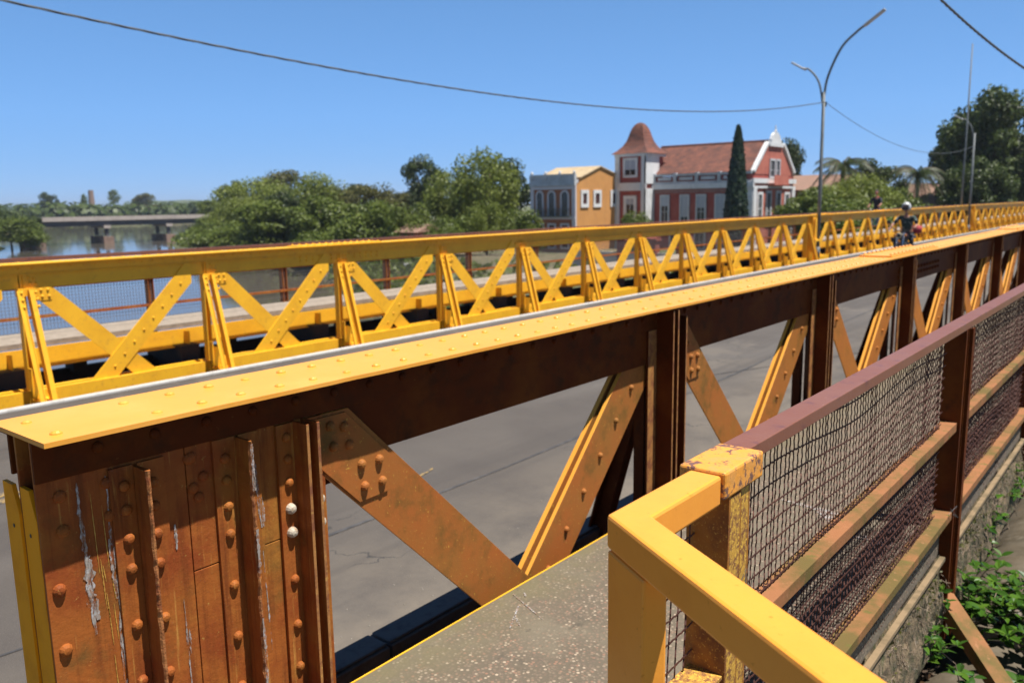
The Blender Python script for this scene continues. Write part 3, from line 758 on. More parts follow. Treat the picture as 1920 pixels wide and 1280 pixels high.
M['kicker'] = surf('dull_tan_strip', (.24, .165, .09), [((.14, .10, .05), 9, .45, .62)], .85)
rail = thing('mesh_railing', 'purple brown steel railing with crimped wire mesh and a yellow end frame beside the walkway', 'railing')
g = MB(); g.lbox(1.86, 34, .785, .857, -.637, -.600, 0, 1.3); g.lbox(1.86, 34, .853, .8575, -.66, -.602, 0, 1.3)
g.build('top_rail', [M['rail_rust']], rail, camber=True, bevel=.004)
g = MB()   # mid rail: a flat-topped angle with worn orange primer
g.lbox(1.80, 34, .800, .872, -1.112, -1.100, 0, 1.3); g.lbox(1.80, 34, .7995, .806, -1.145, -1.1005, 0, 1.3)
g.build('middle_rail', [M['rail_orange']], rail, camber=True, bevel=.002)
g = MB(); g.lbox(1.80, 34, .792, .872, -1.572, -1.560, 0, 1.3); g.lbox(1.80, 34, .7915, .799, -1.600, -1.5605, 0, 1.3)
g.build('bottom_rail', [M['rail_orange']], rail, camber=True, bevel=.002)
for a, b in ((1.9, 4.42), (4.68, 7.05), (7.3, 9.6), (9.9, 12.1)):
    g = MB(); g.lbox(a, b, .802, .826, -1.800, -1.792, 0, 1.3); g.lbox(a, b, .800, .806, -1.812, -1.7925, 0, 1.3)
    g.build('kicker_angle', [M['kicker']], rail, camber=True, bevel=.001)
for i in range(13):   # posts stand outside the slab
    x = 1.93+2.62*i if i else 1.74
    g = MB()
    if i == 0:
        g.box(x-.045, x-.037, .752, .858, -2.1, -.655, [0,0,0,0,0,2]); g.box(x-.037, x+.018, .752, .760, -2.1, -.668, 1); g.box(x+.035, x+.075, .757, .764, -2.1, -.668, 3)
        g.box(x+.028, x+.0345, .757, .85, -2.1, -.655, 0); g.box(x+.0755, x+.083, .757, .84, -2.1, -.655, 0)
        g.box(x-.16, x-.045, .757, .845, -1.115, -1.105, 1)
        g.build('end_post', [M['speckle_shaded'], M['speckle'], M['speckle_shaded'], M['speckle']], rail, bevel=.001)
    else:
        g.box(x-.045, x-.037, .785, .88, -2.25, -.637); g.box(x-.037, x+.06, .7805, .788, -2.25, -.637) if False else None
        g.box(x-.10, x-.092, .785, .88, -2.25, -.637); g.box(x-.092, x-.075, .785, .792, -2.25, -.637)
        g.box(x-.040, x+.05, .764, .772, -2.25, -.64) if False else None
        g.box(x-.03, x-.022, .77, .885, -2.25, -.637); g.box(x-.022, x+.02, .77, .778, -2.25, -.637)
        g.build('post', [M['brown_shaded']], rail, camber=True)
for i, (a, b, det) in enumerate(((1.85, 4.30, .0055), (4.45, 6.95, .009), (7.05, 9.5, .015), (9.65, 12.1, .03))):
    g = MB(); wire_mesh(g, a, b, -1.76, -.64, .845, det, seed=i)
    g.build('wire_mesh', [M['wire']], rail, camber=True)
g = MB(); wire_mesh(g, 1.33, 1.70, -1.76, -.66, .84, .006, sx=.034, sz=.07, seed=11)
g.build('wire_mesh', [M['wire']], rail, camber=True)
g = MB(); wire_mesh(g, 1.30, 1.42, -1.76, -.78, .822, .006, sx=.2, sz=.06, seed=14, r=.0017)
g.build('wire_mesh', [M['wire_pale']], rail, camber=True)
# sleeve of peeling yellow paint over the start of the rust-brown rail
g = MB(); g.box(1.66, 1.875, .747, .862, -.662, -.597)
g.build('rail_sleeve', [M['peel']], rail, bevel=.006)
# yellow end frame: short rail, corner post, splayed return rail
def frame_tube(g, path, wd, h):
    """mitred square tube through points at one height: wd wide, h deep below z"""
    n = len(path); L_ = []; R_ = []
    for i, p in enumerate(path):
        p = Vector(p)
        d0 = (p-Vector(path[i-1])).normalized() if i else None
        d1 = (Vector(path[i+1])-p).normalized() if i < n-1 else None
        d0 = d0 or d1; d1 = d1 or d0
        n0 = Vector((-d0.y, d0.x)); n1 = Vector((-d1.y, d1.x)); m = (n0+n1).normalized(); m /= m.dot(n0)
        L_.append(p+m*wd/2); R_.append(p-m*wd/2)
    return L_, R_
g = MB(); path = [(1.655, .792), (1.330, .794), (1.262, .684), (.86, .02)]
L_, R_ = frame_tube(g, path, .078, .07); z1, z0 = -.602, -.672
vs = []
for a, b in zip(L_, R_): vs += [(a.x, a.y, z0), (b.x, b.y, z0), (b.x, b.y, z1), (a.x, a.y, z1)]
fs = []
for i in range(len(L_)-1):
    a = 4*i; b = a+4; fs += [(a,a+1,b+1,b),(a+1,a+2,b+2,b+1),(a+2,a+3,b+3,b+2),(a+3,a,b,b+3)]
fs += [(3,2,1,0), (len(vs)-4, len(vs)-3, len(vs)-2, len(vs)-1)]
g.add(vs, fs); o = g.build('end_frame_rail', [M['yellow_fresh']], rail, bevel=.007, fix=True, smooth=False)
q = [R_[1], R_[2], L_[2], L_[1]]; cx_ = (q[0]+q[1]+q[2]+q[3])/4; q = [R_[1], R_[2], R_[2].lerp(L_[2], .66), R_[1].lerp(L_[1], .66)]; cx_ = (q[0]+q[1]+q[2]+q[3])/4; q = [cx_+(p-cx_)*.985 for p in q]
g = MB(); g.add([(p.x, p.y, -2.0) for p in q]+[(p.x, p.y, -.6735) for p in q], [(0,1,2,3),(7,6,5,4),(0,4,5,1),(1,5,6,2),(2,6,7,3),(3,7,4,0)])
g.build('corner_post', [M['yellow_fresh']], rail, bevel=.006, fix=True)
# thin tie wires twisted round the posts
g = MB()
for c in ((4.40, .79, -1.55), (1.80, .76, -.93)):
    pts = [(c[0]+rnd.uniform(-.05, .05), c[1]-.015+rnd.uniform(-.02, .02), c[2]+rnd.uniform(-.07, .07)) for _ in range(9)]
    sm = []
    for i in range(len(pts)-1):
        for t in (0, .33, .66): sm.append(Vector(pts[i]).lerp(Vector(pts[i+1]), t))
    g.tube(sm, .0008, 3)
g.build('tie_wire', [M['steel_grey']], rail)

far_rail = thing('mesh_railing', 'rusty mesh railing on the river side of the far walkway', 'railing')
g = MB(); g.lbox(-4, 127, 13.17, 13.24, -.73, -.675, 0, 2.57); g.build('top_rail', [M['rail_rust']], far_rail, camber=True)
g = MB(); g.lbox(-4, 127, 13.17, 13.23, -1.14, -1.10, 0, 2.57); g.build('middle_rail', [M['brown_shaded']], far_rail, camber=True)
g = MB(); g.lbox(-4, 127, 13.17, 13.23, -1.58, -1.54, 0, 2.57); g.build('bottom_rail', [M['brown']], far_rail, camber=True)
g = MB(); g.box(-.05, -.038, 13.18, 13.29, -2.2, -.735); g.box(.038, .05, 13.18, 13.29, -2.2, -.735); g.box(-.038, .038, 13.23, 13.24, -2.2, -.735)
p0 = g.build('post', [M['brown']], far_rail); x = 1.5+.05; p0.location = (x, 0, zc(x))
for i in range(1, 48): place(p0, 'post', 1.55+2.62*i, far_rail)
M['far_wire'] = surf('grey_wire', (.13, .12, .13), (), .6)
for i in range(7):
    a = -1+i*5.24; g = MB(); x = a
    while x < a+5.2: g.box(x-.0026, x+.0026, 13.19, 13.194, -1.76, -.74); x += .05
    z = -.78
    while z > -1.72: g.lbox(a, a+5.2, 13.195, 13.199, z-.0026, z+.0026, 0, 2.6); z -= .05
    g.build('wire_mesh', [M['far_wire']], far_rail, camber=True)
# yellow stringer under the edge of the far walkway
g = MB(); g.lbox(-4, 127, 12.17, 12.195, -2.13, -1.865, 0, 2.57); g.lbox(-4, 127, 12.10, 12.17, -2.135, -2.12, 0, 2.57)
for k in range(1, 49):
    x = PX[k]+.02; g.box(x, x+.012, 12.02, 12.168, -2.20, -1.90)
st = g.build('walkway_girder', [M['yellow_far']], camber=True)
tag(st, 'yellow girder carrying the tan walkway behind the far truss', 'girder')

# ------------------------------------------------------------------ street lamps and cables
def curve_pts(P, n=10):
    """Catmull-Rom through P"""
    P = [Vector(p) for p in P]; P = [P[0]*2-P[1]]+P+[P[-1]*2-P[-2]]; out = []
    for i in range(1, len(P)-2):
        a, b, c, d = P[i-1:i+3]
        for k in range(n):
            t = k/n; out.append(.5*((2*b)+(c-a)*t+(2*a-5*b+4*c-d)*t*t+(3*b-a-3*c+d)*t**3))
    return out+[P[-2]]
def lamp(loc, label, big=True):
    r = thing('street_lamp', label, 'street lamp', loc)
    x, y, z = 0, 0, 0
    g = MB(); g.tube([(0,0,-.2),(0,0,2.6),(0,.02,6.15)], [.075,.07,.06], 12); g.tube([(0,0,-.2),(0,0,.25)], .10, 12)
    g.build('pole', M['steel_grey'], r, smooth=True)
    g = MB(); g.tube(curve_pts([(0,.02,5.5),(0,.22,6.5),(0,.60,7.02),(0,.86,7.10)]), .038, 8); g.build('arm', M['steel_grey'], r, smooth=True)
    g = MB(); g.beam((0,.80,7.06),(0,1.32,7.38),.17,.07); g.beam((0,.74,7.05),(0,.86,7.12),.09,.09); g.build('lamp_head', M['lamp_head'], r, bevel=.02)
    if big:
        g = MB(); g.tube(curve_pts([(0,.02,5.9),(0,-.10,6.7),(0,-.55,7.70),(0,-1.10,8.22),(0,-1.45,8.45)]), .048, 8); g.build('arm', M['steel_grey'], r, smooth=True)
        g = MB(); g.beam((0,-1.35,8.38),(0,-2.05,8.86),.22,.08); g.beam((0,-1.32,8.37),(0,-1.50,8.50),.1,.1); g.build('lamp_head', M['lamp_head'], r, bevel=.02)
    g = MB(); g.box(-.02,.22,-.03,.03,5.62,5.66); g.tube([(.20,0,5.66),(.20,0,5.80)], .035, 8); g.tube([(.10,0,5.66),(.10,0,5.78)], .03, 8)
    g.build('cable_bracket', M['black'], r)
    return r
lamp((33.1, 11.32, -2.12), 'two-armed grey street lamp in front of the far truss, cables tied to it')
lamp((61.8, 11.32, -2.10), 'distant single-armed grey street lamp against the dark trees', False)
g = MB(); g.tube([(0,0,-2),(0,0,5),(0,.02,11.7)], [.07,.06,.035], 8)
o = g.build('mast', M['steel_grey'], smooth=True); o.location = (61.4, 11.75, -2.1)
tag(o, 'tall thin grey mast beside the distant street lamp', 'mast')
def cable(pts_fn, label, r=.012, twist=True, n=120):
    g = MB(); C = [pts_fn(i/n) for i in range(n+1)]
    if twist:
        for k in range(3):
            P = []
            for i in range(n*4+1):
                t = i/(n*4); p = pts_fn(t); a = t*n*1.6+k*2*PI/3
                P.append(p+Vector((-.6*math.cos(a), .75*math.cos(a), math.sin(a)))*r*.9)
            g.tube(P, r*.75, 5)
    else: g.tube(C, r, 6)
    return tag(g.build('overhead_cable', M['cable'], smooth=True), label, 'cable', 'overhead cables')
def span(A, B, s, t0=0, t1=1):
    A = Vector(A); B = Vector(B)
    return lambda t: (lambda u: A.lerp(B, u)-Vector((0,0,4*s*u*(1-u))))(t0+(t1-t0)*t)
cable(span((4.31,11.42,2.52),(33.1,11.30,3.66), .76, -.35, 1), 'long twisted cable sagging from the top left to the street lamp', .011)
cable(span((33.3,11.32,3.66),(61.8,11.4,3.2), 1.05), 'thin cable running on from the two-armed lamp towards the distant lamp', .012, False)
cable(span((11.48,2.58,2.35),(13.6,1.95,1.72), .035, -1.2, 3), 'thick twisted cable crossing the top right corner of the sky', .011)

# ------------------------------------------------------------------ buildings
M['red'] = surf('terracotta_red_wall', (.34, .068, .050), [((.26, .050, .040), 1.2, .45, .65), ((.40, .11, .08), .6, .5, .7), ((.18, .05, .04), 4, .62, .75)], .8)
M['pink'] = surf('sunlit_red_wall', (.50, .155, .105), [((.37, .10, .07), .8, .45, .65)], .8)  # villa red brightened to show the gable front in sunlight
M['white'] = surf('white_plaster', (.70, .70, .70), [((.55, .55, .54), .8, .5, .7), ((.36, .35, .33), 1.0, .56, .72, (3, 3, .5))], .75)
M['frieze'] = surf('mauve_frieze', (.30, .15, .13), [((.22, .10, .09), 1, .45, .65)], .8)
M['grey_trim'] = surf('grey_white_trim', (.52, .53, .55), [((.40, .41, .42), 1.1, .45, .65)], .75)
M['orange'] = surf('orange_plaster', (.60, .285, .085), [((.38, .19, .08), 1.0, .56, .75, (2.5, 2.5, .3)), ((.54, .25, .075), .5, .45, .65), ((.46, .22, .08), 3, .6, .75)], .8)
M['shade_plaster'] = surf('mauve_brown_plaster', (.34, .11, .045), [((.28, .14, .08), 1, .45, .65)], .8)
M['cream_trim'] = surf('cream_trim', (.60, .56, .58), (), .75)
M['blind'] = surf('window_blind', (.38, .40, .45), (), .6)
M['glass'] = surf('dark_window_glass', (.022, .026, .03), (), .08, spec=.6)
M['shutter'] = surf('dark_shutter', (.065, .022, .018), (), .6)
def roofmat(name, a, b, c):
    m, N, L, B = newmat(name); tc = N.new('ShaderNodeTexCoord').outputs['Object']
    col = mixc(N, L, ramp(N, L, tex_noise(N, L, tc, .9, 7, .7), .42, .62), a, b)
    col = mixc(N, L, ramp(N, L, tex_noise(N, L, tc, 2.4, 9, .8), .53, .66), col, c)
    w_ = N.new('ShaderNodeTexWave'); w_.inputs['Scale'].default_value = 3.2; w_.bands_direction = 'Y'; w_.inputs['Distortion'].default_value = .6
    L.new(tc, w_.inputs[0]); bn = N.new('ShaderNodeBump'); bn.inputs['Strength'].default_value = .7; bn.inputs['Distance'].default_value = .06
    L.new(w_.outputs['Fac'], bn.inputs['Height']); L.new(bn.outputs[0], B.inputs['Normal'])
    L.new(col, B.inputs['Base Color']); B.inputs['Roughness'].default_value = .85; return m
M['tiles'] = roofmat('red_clay_tiles', (.22, .075, .046), (.10, .040, .030), (.045, .034, .028))
M['tiles_pale'] = roofmat('pale_clay_tiles', (.60, .46, .28), (.48, .35, .20), (.34, .27, .18))
GZ = -6.3
def window(parent, face, u0, u1, z0, z1, p, out, frame='white', glass='glass', fw=.16, bars=True, arch=False, shut=None, blind=0):
    """face 'X': wall plane x=p looking -x, spans y u0..u1; face 'Y': plane y=p looking -y, spans x"""
    def bx(g, a0, a1, d0, d1, b0, b1, mi=0):
        if face == 'X': g.box(p-d1, p-d0, a0, a1, b0, b1, mi)
        else: g.box(a0, a1, p-d1, p-d0, b0, b1, mi)
    g = MB()
    if arch:
        c = (u0+u1)/2; r1 = (u1-u0)/2; r0 = r1-fw; zs = z1-r1
        bx(g, u0, u0+fw, 0, .12, z0, zs); bx(g, u1-fw, u1, 0, .12, z0, zs)
        n = 14
        for i in range(n):
            a, b = PI*i/n, PI*(i+1)/n
            q = [(c+r0*math.cos(a), zs+r0*math.sin(a)), (c+r1*math.cos(a), zs+r1*math.sin(a)), (c+r1*math.cos(b), zs+r1*math.sin(b)), (c+r0*math.cos(b), zs+r0*math.sin(b))]
            vs = [((p-d, u, z) if face == 'X' else (u, p-d, z)) for d in (0, .12) for u, z in q]
            g.add(vs, [(0,1,2,3),(7,6,5,4),(0,4,5,1),(1,5,6,2),(2,6,7,3),(3,7,4,0)])
    else:
        bx(g, u0, u0+fw, 0, .12, z0, z1); bx(g, u1-fw, u1, 0, .12, z0, z1)
        bx(g, u0+fw, u1-fw, 0, .12, z1-fw, z1); bx(g, u0+fw, u1-fw, 0, .12, z0, z0+fw)
    wn = g.build('window', M[frame], parent, fix=True)
    g = MB()
    if arch:
        vs = [(c+(r0+.02)*math.cos(PI*i/12), zs+(r0+.02)*math.sin(PI*i/12)) for i in range(13)]+[(c-r0-.02, z0), (c+r0+.02, z0)]
        n = len(vs)
        g.add([((p-d, u, z) if face == 'X' else (u, p-d, z)) for d in (.01, .03) for u, z in vs], [tuple(range(n)), tuple(range(2*n-1, n-1, -1))]+[(i, i+n, (i+1)%n+n, (i+1)%n) for i in range(n)])
    else: bx(g, u0+fw-.01, u1-fw+.01, .01, .03, z0+fw-.01, z1-fw+.01)
    g.build('pane', M[shut or glass], wn, fix=True)
    if blind:
        g = MB(); bx(g, u0+fw, u1-fw, .032, .045, z0+(z1-z0)*blind, z1-fw); g.build('blind', M['blind'], wn)
    if bars:
        g = MB(); c = (u0+u1)/2; bx(g, c-.035, c+.035, .03, .07, z0+fw, z1-fw)
        for t in (.42,): bx(g, u0+fw, u1-fw, .03, .065, z0+(z1-z0)*t-.03, z0+(z1-z0)*t+.03)
        g.build('glazing_bar', M[frame], wn)
    return wn

# the red and white villa: river front looks along -x, gable front to the road
b = thing('villa', 'red and white two-storey villa with corner tower, clay roof and curved gable', 'villa')
g = MB(); g.box(94.47, 107.5, 40.27, 53.4, GZ, 3.0); g.build('wall', M['red'], b)
g = MB(); g.prism([(94.9, 3.0), (107.0, 3.0), (107.0, 3.6), (103.2, 6.2), (102.2, 6.9), (99.8, 6.9), (98.8, 6.2), (94.9, 3.6)], 40.22, 40.262); g.box(94.9, 107.0, 40.24, 40.266, 1.55, 2.1)
g.build('gable_wall', M['pink'], b)  # villa red brightened to show sunlight
g = MB(); g.box(95.0, 107.0, 40.235, 40.265, GZ+.5, 1.3); g.build('front_wall', M['pink'], b)  # villa red brightened to show sunlight
g = MB()
vs = [(94.6,40.45,3.35),(94.6,55.9,3.35),(101,55.9,7.1),(101,40.45,7.1),(107.3,40.45,3.35),(107.3,55.9,3.35)]
g.add(vs, [(0,3,2,1),(3,4,5,2),(0,1,5,4),(0,4,3),(1,2,5)]); g.build('roof', M['tiles'], b)
g = MB(); g.tube([(101,40.6,7.14),(101,55.9,7.14)], .14, 8); g.build('ridge', M['tiles'], b)
# gable coping: curved white verges, pedestal and finial
g = MB()
for sx in (-1, 1):
    P = [(101+sx*6.4, 3.3), (101+sx*5.9, 3.8), (101+sx*4.6, 4.9), (101+sx*3.4, 6.0), (101+sx*2.4, 6.75)]
    g = MB()
    for (x0, z0), (x1, z1) in zip(P, P[1:]): g.beam((x0, 40.25, z0), (x1, 40.25, z1), .5, .34, side=(0,1,0))
    g.build('gable_coping', M['white'], b)
g = MB(); g.box(98.9, 103.1, 40.0, 40.5, 6.35, 6.8); g.box(99.5, 102.5, 40.05, 40.45, 6.8, 7.2)
g.prism([(99.6, 7.2), (102.4, 7.2), (102.1, 7.7), (101.5, 8.05), (100.5, 8.05), (99.9, 7.7)], 40.08, 40.42)
g.lathe([(.12, 8.0), (.22, 8.2), (.12, 8.35), (.04, 8.9), (0, 9.0)], (101, 40.25, 0), 8)
g.build('finial', M['white'], b)
# cornices and corner pilasters
g = MB(); g.box(94.15, 107.8, 39.95, 40.2, 1.95, 2.5); g.box(94.05, 94.46, 39.95, 53.4, 1.45, 2.05); g.box(94.2, 107.7, 40.02, 40.2, 1.35, 1.62)
g.build('cornice', M['white'], b)
g = MB()
g.box(94.42, 95.42, 40.0, 40.23, GZ, 1.35); g.box(94.3, 94.46, 40.1, 41.0, GZ, 1.45)
g.build('pilaster', M['white'], b)
g = MB(); g.box(106.6, 107.6, 40.0, 40.23, GZ, 1.35); g.build('pilaster', M['white'], b)
# river-front parapet: piers with open panels
g = MB(); g.box(94.2, 94.55, 40.3, 53.4, 2.05, 2.35); g.box(94.2, 94.55, 40.3, 53.4, 3.05, 3.3)
for i in range(5): y = 41.2+i*2.95; g.box(94.15, 94.6, y, y+.4, 2.35, 3.42)
for i in range(4): y = 41.6+i*2.95; g.box(94.3, 94.45, y+.35, y+2.2, 2.52, 2.9)
g.build('parapet', M['grey_trim'], b)
g = MB(); g.box(94.3, 94.46, 41.0, 53.4, .95, 1.4); g.build('frieze', M['frieze'], b)
for y0, y1 in ((43.5,44.9),(45.99,47.4),(48.25,49.6),(51.0,52.35)):
    window(b, 'X', y0, y1, -2.9, .78, 94.44, .1, 'grey_trim', fw=.22, blind={43.5:.2, 45.99:.55, 48.25:.25}.get(y0, .62))
g = MB(); g.box(94.38, 94.462, 41.0, 53.4, -3.5, -3.05); g.build('sill_band', M['grey_trim'], b)
for y0, y1 in ((42.9,44.6),(46,47.6),(49.4,51.0)):
    window(b, 'X', y0, y1, -6.0, -3.8, 94.44, .1, 'grey_trim', fw=.22)
for x0, x1 in ((95.9,97.5),(104.4,106.1)): window(b, 'Y', x0, x1, -2.5, .9, 40.22, .1, 'white', fw=.3)
window(b, 'Y', 98.5, 100.2, -3.2, 1.1, 40.22, .1, 'grey_trim', fw=.35); window(b, 'Y', 101.6, 103.3, -3.2, 1.1, 40.22, .1, 'grey_trim', fw=.35)
window(b, 'Y', 99.3, 101.0, 2.55, 4.9, 40.20, .1, 'grey_trim', fw=.25); window(b, 'Y', 101.2, 102.6, 2.55, 4.9, 40.20, .1, 'grey_trim', fw=.25)
g = MB(); g.box(98.6, 103.4, 39.2, 39.93, 1.7, 1.95); g.box(98.7, 103.3, 39.25, 39.3, 1.96, 2.9)
g.build('balcony', M['pink'], b)  # villa red brightened to show sunlight
# tower
t = MB(); t.box(92.47, 97.0, 53.43, 57.6, GZ, 5.6); tw = t.build('tower', M['red'], b)
g = MB()
g.box(92.25, 92.46, 53.22, 53.9, GZ, 5.6); g.box(92.25, 92.46, 57.1, 57.75, GZ, 5.6); g.box(92.25, 94.9, 53.2, 53.42, GZ, 1.6); g.box(92.25, 95.6, 53.2, 53.42, 2.2, 5.6)
g.box(92.15, 97.2, 53.1, 57.8, 5.6, 5.95); g.box(92.15, 92.46, 53.9, 57.1, 1.35, 2.35)
g.build('tower_trim', M['white'], tw)
g = MB(); pr = []
pr = [(2.70,5.95),(2.12,6.42),(1.64,6.95),(1.30,7.55),(1.10,8.16),(.96,8.68),(.80,9.15),(.60,9.52),(.36,9.78),(.12,9.9)]
vs = []; fs = []
for r_, z in pr:
    k = 1; h = r_
    for i in range(16):
        a = 2*PI*i/16+PI/4; sq = 1/max(abs(math.cos(a)), abs(math.sin(a)));
        rr_ = h*(sq*k+(1.12)*(1-k)); vs.append((94.73+rr_*math.cos(a), 55.5+rr_*math.sin(a), z))
n = len(pr)
for i in range(n-1):
    for k in range(16): fs.append((16*i+k, 16*i+(k+1)%16, 16*(i+1)+(k+1)%16, 16*(i+1)+k))
fs += [tuple(range(15, -1, -1)), tuple(range(16*(n-1), 16*n))]
g.add(vs, fs); g.build('tower_roof', M['tiles'], tw)
window(tw, 'X', 54.5, 56.6, 3.0, 5.45, 92.46, .1, 'white', fw=.3, blind=.42)
window(tw, 'X', 54.6, 56.5, -3.2, .75, 92.46, .1, 'white', fw=.4, blind=.72)

# orange house with arched loggia
b = thing('house', 'orange two-storey house with an arched white front and pale tiled roof', 'house')
g = MB(); g.box(83.47, 96.0, 57.71, 64.4, GZ, 2.3); g.prism([(84.2, 2.3), (96.0, 2.3), (93.0, 3.3), (88.74, 4.3), (84.4, 2.95)], 57.72, 64.3)
g.build('wall', M['orange'], b)
g = MB(); g.box(83.35, 83.46, 57.75, 64.35, -1.3, 1.9); g.box(83.35, 83.46, 57.75, 64.35, GZ, -2.0); g.build('front_wall', M['shade_plaster'], b)
g = MB()
for y0, y1, zz in ((57.6,57.65,0),): pass
V = lambda y: [(84.2,y,3.02),(88.74,y,4.46),(93.6,y,3.3)]
vs = V(57.55)+V(64.4)+[(x, y, z-.12) for x, y, z in V(57.55)+V(64.4)]
g.add(vs, [(0,1,4,3),(1,2,5,4),(9,10,7,6),(10,11,8,7),(0,6,7,1),(1,7,8,2),(3,4,10,9),(4,5,11,10),(0,3,9,6),(2,8,11,5)])
g.build('roof', M['tiles_pale'], b, fix=True)
g = MB(); g.box(83.0, 83.45, 57.6, 64.5, 2.0, 2.35); g.box(83.1, 83.9, 57.65, 64.5, 2.35, 2.75); g.box(83.1, 83.5, 57.65, 64.5, 3.2, 3.42)
for i in range(4): y = 57.65+i*2.13; g.box(83.05, 83.55, y, y+.45, 2.75, 3.2); g.lathe([(.1, 3.4), (.2, 3.6), (.1, 3.8), (0, 3.85)], (83.3, y+.2, 0), 8)
g.box(83.2, 83.40, 58.1, 64.3, 2.75, 3.2)
g.build('parapet', M['grey_trim'], b)
g = MB(); g.box(83.2, 83.45, 57.62, 58.15, GZ, 2.0); g.box(83.2, 83.45, 63.95, 64.45, GZ, 2.0); g.box(83.18, 83.45, 57.7, 64.4, 1.6, 1.95); g.box(83.1, 83.45, 57.7, 64.4, -2.0, -1.75); g.build('pilaster', M['cream_trim'], b)
for y0, y1 in ((58.6,59.9),(60.6,61.85),(62.45,63.65)):
    window(b, 'X', y0, y1, -1.75, 1.5, 83.34, .1, 'cream_trim', fw=.20, arch=True, bars=False)
    window(b, 'X', y0, y1, -5.6, -2.5, 83.34, .1, 'cream_trim', fw=.2, bars=False, shut='shutter')
g = MB(); g.box(82.75, 83.3, 58.2, 63.9, -1.74, -1.6)
for i in range(36): y = 58.25+i*.157; g.box(82.8, 82.83, y, y+.03, -1.6, -.75)
g.box(82.78, 82.85, 58.2, 63.9, -.78, -.72); g.build('balcony', M['steel_grey'], b)
for x0, x1 in ((84.4,86.1),(87.15,88.95),(91.1,93.2)): window(b, 'Y', x0, x1, -.62, 1.5, 57.70, .1, 'white', fw=.42, bars=False, shut='shutter')

# small background houses to the right
def cottage(name, x0, x1, y0, y1, zb, ze, zr, wm, label, wins=()):
    b = thing(name, label, 'house')
    g = MB(); g.box(x0, x1, y0, y1, zb, ze); g.build('wall', wm, b)
    g = MB(); xm = (x0+x1)/2
    vs = [(x0-.5,y0-.5,ze),(x0-.5,y1+.5,ze),(xm,y1+.5,zr),(xm,y0-.5,zr),(x1+.5,y0-.5,ze),(x1+.5,y1+.5,ze)]
    g.add(vs, [(0,3,2,1),(3,4,5,2),(0,1,5,4),(0,4,3),(1,2,5)]); g.build('roof', M['tiles_brown'], b)
    for a, c in wins: window(b, 'X', a, c, ze-1.9, ze-.4, x0-.01, .1, 'white', fw=.15, bars=False)
    return b
M['tiles_brown'] = roofmat('faded_roof_tiles', (.30, .18, .13), (.33, .19, .14), (.22, .15, .11))
M['cream_wall'] = surf('cream_wall', (.55, .52, .46), [((.42, .40, .36), 1, .5, .7)], .8)
cottage('house', 113, 124, 34, 45, GZ, 1.2, 3.3, M['shade_plaster'], 'low house with a faded pink roof just right of the villa', ((36,37.5),(40,41.5)))
cottage('house', 120, 132, 22.5, 31.5, GZ, -.9, 1.9, M['cream_wall'], 'low house with a brown roof half hidden behind the palm', ((24,25.2),(26.6,28.0),(29.2,30.4)))
cottage('house', 76, 80, 77.5, 81, GZ-.6, -3.5, -2.5, M['shade_plaster'], 'small riverside shed with a brown roof below the tall dark tree')
# brick pillars with caps and a low garden wall
M['brick_red'] = surf('red_brick_pillar', (.28, .075, .05), [((.20, .055, .04), 6, .5, .65)], .85)
for k, y in enumerate((34, 37.2, 40.4, 44.4)):
    g = MB(); g.box(-.4,.4,-.4,.4,0,2.6); g.box(-.52,.52,-.52,.52,2.6,2.8); g.prism([(-.5,2.8),(.5,2.8),(0,3.15)],-.5,.5)
    o = g.build('gate_pillar', M['brick_red']); o.location = (66, y, GZ+.2)
    tag(o, 'squat red brick pillar with a cap, seen through the far truss below the villa', 'pillar', 'brick pillars of the garden wall')
g = MB(); g.box(65.9, 66.1, 26, 46, GZ-.3, GZ+1.6); g.box(65.85, 66.15, 26, 46, GZ+1.6, GZ+1.72)
tag(g.build('garden_wall', M['cream_wall']), 'low pale garden wall between the brick pillars', 'wall')
g = MB(); g.box(58, 61, 60, 66, -8.6, -8.3)
gb = thing('jetty', 'white railed landing stage at the river edge, seen through the far truss', 'jetty')
g.build('platform', M['cream_wall'], gb)
g = MB()
for i in range(13): g.box(58, 58.06, 60+i*.5, 60.06+i*.5, -8.3, -7.1)
g.box(57.98, 58.08, 60, 66.1, -7.15, -7.05); g.box(57.98, 58.08, 60, 66.1, -7.75, -7.68); g.build('railing', M['white'], gb)
g = MB(); g.box(58.8, 60.8, 61, 65, -8.3, -6.0); g.build('cabin', M['grey_trim'], gb)

# ------------------------------------------------------------------ the concrete bridge upriver
b = thing('road_bridge', 'low grey concrete road bridge crossing the river in the distance', 'bridge')
A = Vector((72, 225.5, 0)); B = Vector((170, 226.5, 0)); d = (B-A).normalized(); ang = math.atan2(d.y, d.x)
b.location = (80, 229.8, 0); b.rotation_euler = (0, 0, -.10)
M['conc_bridge'] = surf('pale_bridge_concrete', (.42, .36, .32), [((.33, .28, .25), .5, .45, .65)], .85)
M['girder_dark'] = surf('dark_girder_concrete', (.085, .085, .10), (), .85)
M['pier_foot'] = surf('brown_pier_footing', (.26, .17, .13), [((.18, .12, .09), .8, .5, .7)], .9)
g = MB(); g.box(-14, 90, 0, .35, -2.7, -1.85); g.box(-14, 90, 9.2, 9.5, -2.7, -1.85); g.box(-14, 90, 0, 9.5, -2.9, -2.7); g.build('deck', M['conc_bridge'], b)
g = MB()
for y in (.6, 4.2, 8.2): g.box(-14, 90, y, y+.7, -4.3, -2.9)
g.build('girder', M['girder_dark'], b)
